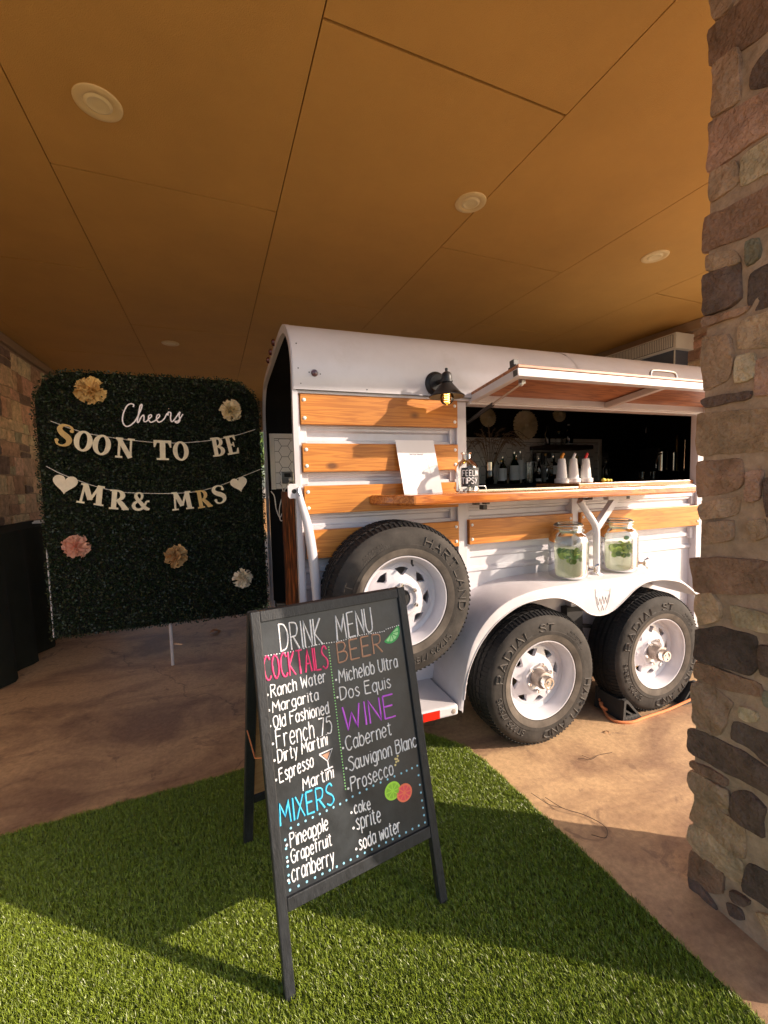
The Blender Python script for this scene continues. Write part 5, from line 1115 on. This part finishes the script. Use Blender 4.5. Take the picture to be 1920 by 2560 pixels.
m = M(); sb(m, .028, .5115, 1.006, SH - .001, -.025, -.001); m.build('top_rail', 'board_frame', SB, smooth=0, bevel=.002)
m = M(); sb(m, .028, .5115, .214, .249, -.025, -.001); m.build('bottom_rail', 'board_frame', SB, smooth=0, bevel=.002)
m = M(); sb(m, .0272, .5123, .2485, 1.0065, -.016, -.010); m.build('writing_panel', 'chalkboard', SB, smooth=0)
# rear half
BT = A0 + UP * (SH - .01) - FN * .031; th2 = R(17.5); DN = (NB * math.sin(th2) - Vector((0, 0, math.cos(th2)))).normalized(); BL = BT.z / -DN.z; BN = U.cross(DN).normalized(); BN = BN if BN.y > 0 else -BN
def bb(m, a0, a1, l0, l1, d0, d1): m.obox(BT + U * a0 + DN * l0 + BN * d0, U * (a1 - a0), DN * (l1 - l0), BN * (d1 - d0))
for a0, a1 in ((-.001, .032), (.508, .542)):
    m = M(); bb(m, a0, a1, 0, BL, 0, .026); m.build('rear_leg', 'board_frame', SB, smooth=0, bevel=.003)
for l0, l1 in ((0, .034), (BL - .25, BL - .215)): m = M(); bb(m, .0325, .5075, l0, l1, .001, .025); m.build('rear_rail', 'board_frame', SB, smooth=0, bevel=.002)
m = M(); bb(m, .0322, .5078, .034, BL - .2505, .010, .016); m.build('rear_panel', 'plywood', SB, smooth=0)
for a in (.03, .51): m = M(); m.tube([S(a, SH - .006, -.028) - U * .02, S(a, SH - .006, -.028) + U * .02], .006, 8); m.build('hinge', 'steel', SB)
q0 = S(.002, .62, -.028); q1 = BT + U * .002 + DN * .46
m = M(); m.tube([q0, (q0 + q1) * .5 - Vector((0, 0, .05)), q1], .0022, 6); m.build('stay_cord', 'orange_rope', SB)
COLR = {'COCKTAILS': 'chalk_pink', 'BEER': 'chalk_brown', 'WINE': 'chalk_purple', 'MIXERS': 'chalk_blue'}
for s_, q in TEXT.items():
    (x0, y0), (x1, y1), (xt, yt) = q; du, dv = x1 - x0, y1 - y0; big = s_.isupper(); hh = yt - y0 if any(ch.isupper() for ch in s_) else (yt - y0) * 1.35
    m = M(); rr = .0029 if big else .0021
    if s_ in ('DRINK', 'MENU'): rr = .0026
    letter_tubes(m, s_, lambda x, y: S(x0 + x, y0 + dv * x / du + y, -.0098), du, hh, rr, 6, gap=.15, tall=True)
    m.build('lettering', COLR.get(s_, 'chalk_white'), SB, smooth=60)
m = M()
def dot(m, a, b, r): m.lathe([(.0005, .0012), (r * .8, .0009), (r, .0)], (0, 0, 0), n=10) if False else m.tube([S(a, b, -.0102), S(a, b, -.0086)], r, 10)
for s_ in ('Ranch Water', 'Margarita', 'Old Fashioned', 'French 75', 'Dirty Martini', 'Espresso', 'Michelob Ultra', 'Dos Equis', 'Cabernet', 'Sauvignon Blanc', 'Prosecco', 'coke', 'sprite', 'soda water', 'Pineapple', 'Grapefruit', 'cranberry'):
    (x0, y0), _, (xt, yt) = TEXT[s_]; dot(m, x0 - .010, y0 + .30 * (yt - y0), .0036)
x = .034
while x < .506: dot(m, x, .903 + .002 * math.sin(x * 40) + (.005 if x > .45 else 0), .0015 + .0007 * ((x * 997) % 1)); x += .0085
m.build('white_dots', 'chalk_white', SB, smooth=0)
m = M(); y = .89
while y > .45: dot(m, .2345 + (.89 - y) * .006, y, .0020); y -= .0088
m.build('green_dots', 'chalk_green', SB, smooth=0)
def dots_along(m, P, step, r):
    for (a, b), (c, d) in zip(P, P[1:]):
        L = math.hypot(c - a, d - b); n = max(1, round(L / step))
        for k in range(n): dot(m, a + (c - a) * k / n, b + (d - b) * k / n, r)
m = M(); dots_along(m, [(.214, .424), (.257, .430), (.331, .436), (.436, .438), (.5, .441), (.5, .380), (.5, .330), (.5, .262), (.40, .260), (.25, .2615), (.114, .2615), (.040, .2615), (.040, .30), (.040, .415)], .0245, .0033); m.build('blue_dots', 'chalk_paleblue', SB, smooth=0); m = M(); dots_along(m, [(.059, .416), (.214, .424)], .022, .0033)
m.build('blue_dots', 'chalk_paleblue', SB, smooth=0)
def flat(m, P, d=.0): m.prism(P, lambda a, b, h: S(a, b, h), -.0102, -.0090 + d)
wc, wa = (.468, .889), math.atan2(.043, .060)
def wpt(r, t): e, f = r * math.cos(t), r * math.sin(t) * .80; return (wc[0] + e * math.cos(wa) - f * math.sin(wa), wc[1] + e * math.sin(wa) + f * math.cos(wa))
m = M(); flat(m, [wpt(.038, -math.pi + k * math.pi / 16) for k in range(17)]); wd = m.build('lime_wedge', 'lime_rind', SB, smooth=0)
m = M()
for k in range(5):
    a0, a1 = -math.pi + .10 + k * (math.pi - .14) / 5, -math.pi + .04 + (k + 1) * (math.pi - .14) / 5; am = (a0 + a1) / 2
    flat(m, [wpt(.006, am), wpt(.030, a0 + .03), wpt(.0315, am), wpt(.030, a1 - .03)], .0004)
m.build('wedge_pulp', 'lime_pulp', wd, smooth=0)
for (cx_, cy_), rim, pulp, nm, dd in (((.3965, .3975), 'slice_lime', 'slice_limedark', 'lime_slice', 0), ((.438, .377), 'slice_rim', 'slice_red', 'grapefruit_slice', .0003)):
    m = M(); flat(m, [(cx_ + .0295 * math.cos(k * .2094), cy_ + .0275 * math.sin(k * .2094)) for k in range(30)], dd); d = m.build(nm, rim, SB, smooth=0); m = M()
    for k in range(8):
        a0, a1 = k * math.pi / 4 + .08, (k + 1) * math.pi / 4 - .08; flat(m, [(cx_ + .004 * math.cos((a0 + a1) / 2), cy_ + .004 * math.sin((a0 + a1) / 2))] + [(cx_ + .0235 * math.cos(a0 + (a1 - a0) * j / 4), cy_ + .022 * math.sin(a0 + (a1 - a0) * j / 4)) for j in range(5)], dd + .0004)
    m.build('pulp', pulp, d, smooth=0)
m = M()
for P in ([(.165, .583), (.209, .587), (.189, .556), (.165, .583)], [(.189, .556), (.190, .534)], [(.176, .533), (.204, .536)]): m.tube([S(a, b, -.0095) for a, b in P], .0022, 6)
g = m.build('martini_glass', 'chalk_white', SB); m = M(); flat(m, [(.174, .578), (.201, .581), (.189, .562)]); m.build('martini_drink', 'chalk_brown', g, smooth=0)
m = M(); [dot(m, a, b, .0036) for a, b in ((.418, .470), (.423, .478), (.427, .486), (.431, .494), (.431, .479), (.421, .488))]; m.build('bubbles', 'gold_bubble', SB, smooth=0)

# ================================================================ hedge panel with its decorations
HX = (-1.245, .238); HZ = (.345, 2.225); HY = 3.56; HR = .24
def rrect(x0, x1, z0, z1, r, n=10):
    P = [(x0, z0), (x1, z0)]
    for k in range(n + 1): a = k / n * math.pi / 2; P.append((x1 - r + r * math.cos(a), z1 - r + r * math.sin(a)))
    for k in range(n + 1): a = math.pi / 2 + k / n * math.pi / 2; P.append((x0 + r + r * math.cos(a), z1 - r + r * math.sin(a)))
    return P
HG = thing('hedge_panel', (-.49, HY, 0), 'dark green boxwood hedge backdrop with rounded top corners on a slim stand', 'hedge wall')
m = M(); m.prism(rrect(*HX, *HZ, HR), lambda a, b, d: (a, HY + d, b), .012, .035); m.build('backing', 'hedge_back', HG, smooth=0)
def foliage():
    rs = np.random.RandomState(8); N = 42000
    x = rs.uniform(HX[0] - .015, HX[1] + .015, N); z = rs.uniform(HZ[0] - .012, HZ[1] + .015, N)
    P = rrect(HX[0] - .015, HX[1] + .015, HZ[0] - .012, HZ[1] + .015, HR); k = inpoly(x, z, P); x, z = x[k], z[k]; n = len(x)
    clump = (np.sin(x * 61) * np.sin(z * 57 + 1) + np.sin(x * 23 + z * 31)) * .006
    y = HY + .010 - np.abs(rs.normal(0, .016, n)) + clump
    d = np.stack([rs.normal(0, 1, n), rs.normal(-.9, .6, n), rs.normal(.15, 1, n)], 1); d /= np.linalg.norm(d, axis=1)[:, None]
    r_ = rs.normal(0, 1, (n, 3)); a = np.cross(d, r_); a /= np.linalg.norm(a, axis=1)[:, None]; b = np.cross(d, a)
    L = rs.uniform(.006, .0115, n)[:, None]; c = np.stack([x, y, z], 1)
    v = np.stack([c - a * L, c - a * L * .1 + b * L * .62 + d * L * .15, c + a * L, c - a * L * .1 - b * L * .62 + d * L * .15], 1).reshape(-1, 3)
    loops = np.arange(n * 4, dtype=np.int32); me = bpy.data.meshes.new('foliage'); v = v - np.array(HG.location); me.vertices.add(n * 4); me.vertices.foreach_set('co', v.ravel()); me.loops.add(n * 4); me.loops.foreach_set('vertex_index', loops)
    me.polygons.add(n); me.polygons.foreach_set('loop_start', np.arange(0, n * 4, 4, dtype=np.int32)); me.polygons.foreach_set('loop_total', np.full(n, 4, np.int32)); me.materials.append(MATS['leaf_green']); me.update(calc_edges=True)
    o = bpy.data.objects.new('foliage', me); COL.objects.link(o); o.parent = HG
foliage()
m = M(); m.tube([(-.50, 3.60, 0), (-.50, 3.60, 1.9)], .0125, 10); m.build('stand_pole', 'white_metal', HG)
m = M(); m.box(-1.2445, -1.2385, HY - .005, HY + .034, .35, .98); m.build('edge_strip', 'white_paint', HG, smooth=0)
def rosette(x, z, r, matn, lb, seed, sx=1.0):
    t = thing('tissue_flower', (x, HY - .02, z), lb, 'paper flower', 'tissue paper flowers on the hedge panel'); rs = random.Random(seed); m = M()
    for i in range(34):
        u_ = (i + .5) / 34; el = R(88 - 100 * u_ ** .8) ; az = i * 2.39996 + rs.uniform(-.2, .2); d = Vector((math.cos(el) * math.cos(az) * sx, -math.sin(el) * .75, math.cos(el) * math.sin(az)))
        n = d.normalized(); s = n.orthogonal().normalized(); s = (Matrix.Rotation(rs.uniform(0, 6.28), 3, n) @ s); w = n.cross(s); Lr = r * rs.uniform(.85, 1.08); K = 7; b = len(m.v); ph = rs.uniform(0, 6)
        for j in range(4):
            q = j / 3
            for k in range(K):
                f = k / (K - 1) * 2 - 1; wd = r * (.10 + .42 * q) * f
                ruf = math.sin(f * 7 + ph) * r * .09 * q + (rs.uniform(-.03, .03) * r if j == 3 else 0)
                p = Vector((x, HY - .022, z)) + n * (Lr * (.15 + .85 * q) * (1 - .10 * f * f) + (rs.uniform(-.06, .05) * r if j == 3 else 0)) + s * wd + w * (ruf + .25 * r * q * q * math.sin(ph)); p.y = min(p.y, HY - .004); m.v.append(tuple(p))
        for j in range(3):
            for k in range(K - 1): q = b + j * K + k; m.face((q, q + 1, q + K + 1, q + K))
    m.build('petals', matn, t, smooth=40)
rosette(-.905, 2.095, .092, 'tissue_gold', 'gold tissue paper flower at top left of the hedge', 1); rosette(.025, 1.985, .080, 'tissue_cream', 'cream tissue paper flower at top right of the hedge', 2, .85)
rosette(-1.058, .995, .085, 'tissue_pink', 'pink tissue paper flower low on the left of the hedge', 3); rosette(-.423, .872, .085, 'tissue_tan', 'tan tissue paper flower low in the middle of the hedge', 4, .78); rosette(.053, .652, .078, 'tissue_white', 'white tissue paper flower at bottom right of the hedge', 5, .85)
# lettered garlands
def strip(m, P, W, fn, d0, d1):           # flat ribbon of varying half-width
    P = [Vector((a, b)) for a, b in P]; n = len(P); Lf = []; Rt = []
    for i, p in enumerate(P):
        t = (P[min(n - 1, i + 1)] - P[max(0, i - 1)]).normalized(); nn = Vector((-t.y, t.x)); w = W[i] if isinstance(W, (list, tuple)) else W; Lf.append(p + nn * w); Rt.append(p - nn * w)
    for i in range(n - 1): m.prism([tuple(Lf[i]), tuple(Rt[i]), tuple(Rt[i + 1]), tuple(Lf[i + 1])][::-1], fn, d0, d1)
def sm(P, W, k=5):
    q = catmull([(a, b, w) for (a, b), w in zip(P, W)], k); return [(p.x, p.y) for p in q], [p.z for p in q]
def ring(m, cx_, cy_, ro, ri, fn, d, a0=0, a1=360, n=32):
    A = [R(a0 + (a1 - a0) * k / n) for k in range(n + 1)]
    for p, q in zip(A, A[1:]): m.prism([(cx_ + ro[0] * math.cos(p), cy_ + ro[1] * math.sin(p)), (cx_ + ro[0] * math.cos(q), cy_ + ro[1] * math.sin(q)), (cx_ + ri[0] * math.cos(q), cy_ + ri[1] * math.sin(q)), (cx_ + ri[0] * math.cos(p), cy_ + ri[1] * math.sin(p))], fn, 0, d)
def rect(m, x0, x1, y0, y1, fn, d): m.prism([(x0, y0), (x1, y0), (x1, y1), (x0, y1)], fn, 0, d)
def glyph(ch, m, fn):
    e = [.0030]
    def D(): e[0] += .00025; return e[0]
    if ch == 'S':
        P, W = sm([(.54, .80), (.50, .92), (.34, .985), (.16, .93), (.09, .76), (.20, .60), (.38, .48), (.50, .34), (.47, .14), (.30, .03), (.12, .07), (.06, .2)], [.05, .045, .04, .07, .095, .115, .125, .11, .08, .04, .045, .05]); strip(m, P, W, fn, 0, D())
        for c_ in ((.53, .76), (.07, .23)): m.prism([(c_[0] + .075 * math.cos(k * .5236), c_[1] + .075 * math.sin(k * .5236)) for k in range(12)], fn, 0, D())
    elif ch == 'O': ring(m, .36, .5, (.36, .5), (.15, .40), fn, D())
    elif ch == 'N':
        rect(m, .09, .19, .04, .96, fn, D()); rect(m, .58, .67, .04, .96, fn, D()); strip(m, [(.12, .94), (.62, .04)], .105, fn, 0, D()); rect(m, 0, .30, .9, 1, fn, D()); rect(m, 0, .29, 0, .1, fn, D()); rect(m, .48, .78, .9, 1, fn, D())
    elif ch == 'T':
        rect(m, .24, .46, .03, .97, fn, D()); rect(m, 0, .70, .88, 1, fn, D()); rect(m, .11, .59, 0, .10, fn, D()); m.prism([(0, .9), (0, .64), (.06, .64), (.14, .9)], fn, 0, D()); m.prism([(.70, .9), (.70, .64), (.64, .64), (.56, .9)], fn, 0, D())
    elif ch == 'B':
        rect(m, .08, .28, .03, .97, fn, D()); rect(m, 0, .36, 0, .09, fn, D()); rect(m, 0, .36, .91, 1, fn, D()); ring(m, .30, .745, (.28, .255), (.10, .165), fn, D(), -90, 90, 14); ring(m, .30, .27, (.33, .27), (.12, .175), fn, D(), -90, 90, 14); rect(m, .2, .34, .475, .56, fn, D())
    elif ch == 'E':
        rect(m, .08, .28, .03, .97, fn, D()); rect(m, 0, .58, 0, .10, fn, D()); rect(m, 0, .56, .90, 1, fn, D()); rect(m, .2, .44, .46, .56, fn, D()); m.prism([(.60, .05), (.62, .30), (.55, .30), (.46, .08)], fn, 0, D()); m.prism([(.56, .97), (.56, .72), (.50, .72), (.42, .92)], fn, 0, D()); rect(m, .38, .45, .38, .64, fn, D())
    elif ch == 'M':
        strip(m, [(.14, .04), (.20, .96)], .045, fn, 0, D()); strip(m, [(.22, .95), (.47, .22)], .10, fn, 0, D()); strip(m, [(.47, .22), (.72, .95)], .05, fn, 0, D()); strip(m, [(.74, .96), (.80, .04)], .105, fn, 0, D()); rect(m, 0, .29, 0, .09, fn, D()); rect(m, .62, .98, 0, .09, fn, D()); rect(m, .06, .30, .91, 1, fn, D()); rect(m, .66, .92, .91, 1, fn, D())
    elif ch == 'R':
        rect(m, .08, .28, .03, .97, fn, D()); rect(m, 0, .37, 0, .09, fn, D()); rect(m, 0, .36, .91, 1, fn, D()); ring(m, .30, .72, (.31, .28), (.11, .185), fn, D(), -90, 90, 14); strip(m, [(.32, .50), (.48, .30), (.66, .03)], [.08, .11, .11], fn, 0, D()); rect(m, .50, .78, 0, .09, fn, D())
    elif ch == '&':
        P, W = sm([(.84, .50), (.70, .48), (.62, .30), (.46, .08), (.26, .03), (.09, .14), (.09, .34), (.26, .50), (.46, .66), (.48, .88), (.34, .97), (.20, .88), (.22, .68), (.44, .38), (.64, .12), (.84, .05)], [.05, .05, .06, .07, .07, .09, .085, .06, .06, .065, .045, .07, .09, .10, .10, .06]); 
        for i in range(0, len(P) - 1): strip(m, P[i:i + 2], W[i:i + 2], fn, 0, .003 + .00004 * i)
def catenary(P): return [(p.x, p.y) for p in catmull([(a, b, 0) for a, b in P], 5)]
def garland(name_label, pts, letters, hearts, ys, group):
    t = thing('letter_garland', (-.5, HY - .03, 1.6), name_label, 'letter garland', group)
    m = M(); m.tube([(a, ys + .004, b) for a, b in catenary(pts)], .0028, 5); m.build('string', 'string_white', t)
    for ch, cx_, cz_, h, w, rot, mt in letters:
        ca, sa = math.cos(R(rot)), math.sin(R(rot)); gw = {'S': .6, 'O': .72, 'N': .78, 'T': .7, 'B': .62, 'E': .62, 'M': .98, 'R': .78, '&': .88}[ch]
        fn = lambda a, b, d: (cx_ + ((a - gw / 2) * w / gw) * ca - (b - .5) * h * sa, ys - d * 1.0, cz_ + ((a - gw / 2) * w / gw) * sa + (b - .5) * h * ca)
        m = M(); glyph(ch, m, fn); m.build('letter', mt, t, smooth=0)
    for cx_, cz_, s, rot in hearts:
        ca, sa = math.cos(R(rot)), math.sin(R(rot)); P = []
        for k in range(40):
            a = 2 * math.pi * k / 40; hx = 16 * math.sin(a) ** 3 / 17; hz = (13 * math.cos(a) - 5 * math.cos(2 * a) - 2 * math.cos(3 * a) - math.cos(4 * a)) / 17 + .1; P.append((cx_ + (hx * ca - hz * sa) * s, cz_ + (hx * sa + hz * ca) * s))
        m = M(); m.prism(P, lambda a, b, d: (a, ys - d, b), 0, .003); m.build('heart', 'heart_card', t, smooth=0)
lc, lg = 'letter_card', 'letter_gold'
garland('gold card garland spelling SOON TO BE strung across the hedge', [(-1.145, 1.872), (-1.015, 1.817), (-.898, 1.783), (-.642, 1.743), (-.403, 1.728), (-.149, 1.748), (.048, 1.79), (.201, 1.84)],
        [('S', -1.071, 1.774, .150, .098, -14, lg), ('O', -.962, 1.736, .146, .112, -11, lc), ('O', -.852, 1.710, .146, .112, -10, lc), ('N', -.709, 1.688, .146, .118, -6, lc), ('T', -.467, 1.674, .146, .118, -2, lc), ('O', -.345, 1.668, .146, .108, 1, lc), ('B', -.083, 1.701, .146, .092, 7, lc), ('E', .018, 1.716, .146, .090, 11, lc)], [], 3.515, 'letter garlands on the hedge panel')
garland('gold card garland spelling MR & MRS between two hearts', [(-1.19, 1.563), (-1.111, 1.511), (-1.007, 1.46), (-.9, 1.414), (-.752, 1.372), (-.586, 1.357), (-.412, 1.351), (-.231, 1.363), (-.053, 1.412), (.105, 1.476), (.226, 1.523)],
        [('M', -.936, 1.360, .142, .165, -12, lc), ('R', -.767, 1.316, .142, .125, -7, lc), ('&', -.629, 1.300, .132, .118, -3, lc), ('M', -.356, 1.294, .138, .150, 4, lc), ('R', -.203, 1.303, .138, .105, 7, lg), ('S', -.092, 1.331, .140, .090, 12, lc)], [(-1.089, 1.435, .078, -10), (.06, 1.405, .068, 12)], 3.515, 'letter garlands on the hedge panel')
t = thing('script_sign', (-.52, HY - .03, 1.9), 'pale script sign reading Cheers above the garlands', 'script sign')
CH = [[(.20, .88), (.21, .97), (.16, 1.0), (.10, .90), (.04, .62), (.02, .32), (.06, .14), (.13, .16), (.21, .32)], [(.21, .32), (.27, .55), (.33, .85), (.34, .99), (.31, .93), (.28, .65), (.25, .33), (.27, .30), (.31, .48), (.355, .58), (.36, .46), (.355, .34), (.39, .33), (.43, .42)],
      [(.43, .42), (.48, .53), (.475, .60), (.44, .56), (.43, .42), (.46, .31), (.51, .34), (.56, .42)], [(.56, .42), (.61, .54), (.605, .62), (.57, .57), (.56, .42), (.59, .32), (.64, .36), (.69, .47)], [(.69, .47), (.735, .66), (.75, .60), (.76, .72), (.80, .69), (.79, .50), (.80, .36), (.83, .38), (.88, .52)], [(.88, .52), (.95, .74), (.935, .58), (.945, .42), (.90, .30), (.86, .36), (.92, .40), (1.0, .66)]]
m = M(); x0, z0, W_, H_ = -.720, 1.820, .405, .185
for seg in CH: m.tube([(x0 + p.x * W_, 3.505, z0 + p.y * H_) for p in catmull([(a, b, 0) for a, b in seg], 7)], .0046, 8)
m.build('tubing', 'neon_white', t)
for a, b in ((.03, .75), (.77, .86)): m = M(); m.sphere((x0 + a * W_, 3.509, z0 + b * H_), .0045, 8, 6); m.build('standoff', 'chrome', t)

# ================================================================ covered table at the left
t = thing('covered_table', (-1.9, 4.9, 0), 'table under a floor-length black cloth in the dark corner', 'table')
m = M(); x0, x1, y0, y1, zt = -2.02, -1.62, 3.6, 6.6, 1.085
rs = random.Random(4); P = []
def side(a, b, n):
    for i in range(n): k = i / n; P.append((a[0] + (b[0] - a[0]) * k, a[1] + (b[1] - a[1]) * k))
side((x0, y0), (x1, y0), 10); side((x1, y0), (x1, y1), 46); side((x1, y1), (x0, y1), 10); side((x0, y1), (x0, y0), 46)
N = len(P); cxm, cym = (x0 + x1) / 2, (y0 + y1) / 2; base = len(m.v)
for lvl, z in enumerate((zt, zt - .015, zt * .7, zt * .35, .006)):
    for i, (x, y) in enumerate(P):
        am = (.0, .004, .018, .030, .040)[lvl]; w = math.sin(i * 1.15) * am + am * .8; dx = (1 if x >= x1 - 1e-6 else -1 if x <= x0 + 1e-6 else 0); dy = (1 if y >= y1 - 1e-6 else -1 if y <= y0 + 1e-6 else 0)
        m.v.append((x + dx * w * (1 if dx > 0 else .2), y + dy * w, z))
for l in range(4):
    for i in range(N): j = (i + 1) % N; m.face((base + l * N + i, base + l * N + j, base + (l + 1) * N + j, base + (l + 1) * N + i))
m.face([base + i for i in range(N)]); m.build('tablecloth', 'cloth_black', t, smooth=50)
m = M(); m.box(x0 + .05, x1 - .05, y0 + .05, y1 - .05, zt - .05, zt - .012); m.box(x0 + .1, x0 + .15, y0 + .1, y0 + .15, 0, zt - .05); m.box(x0 + .1, x0 + .15, y1 - .15, y1 - .1, 0, zt - .05); m.build('frame', 'dark_steel', t, smooth=0)
t = thing('napkin_stack', (-1.75, 4.95, zt), 'small white folded napkins on the black covered table', 'napkins')
m = M(); m.box(-1.80, -1.66, 4.88, 5.02, zt + .001, zt + .016); m.build('napkin', 'paper', t, smooth=0, bevel=.003); m = M(); m.box(-1.79, -1.68, 4.89, 5.01, zt + .0165, zt + .03); m.build('napkin', 'paper', t, smooth=0, bevel=.003)
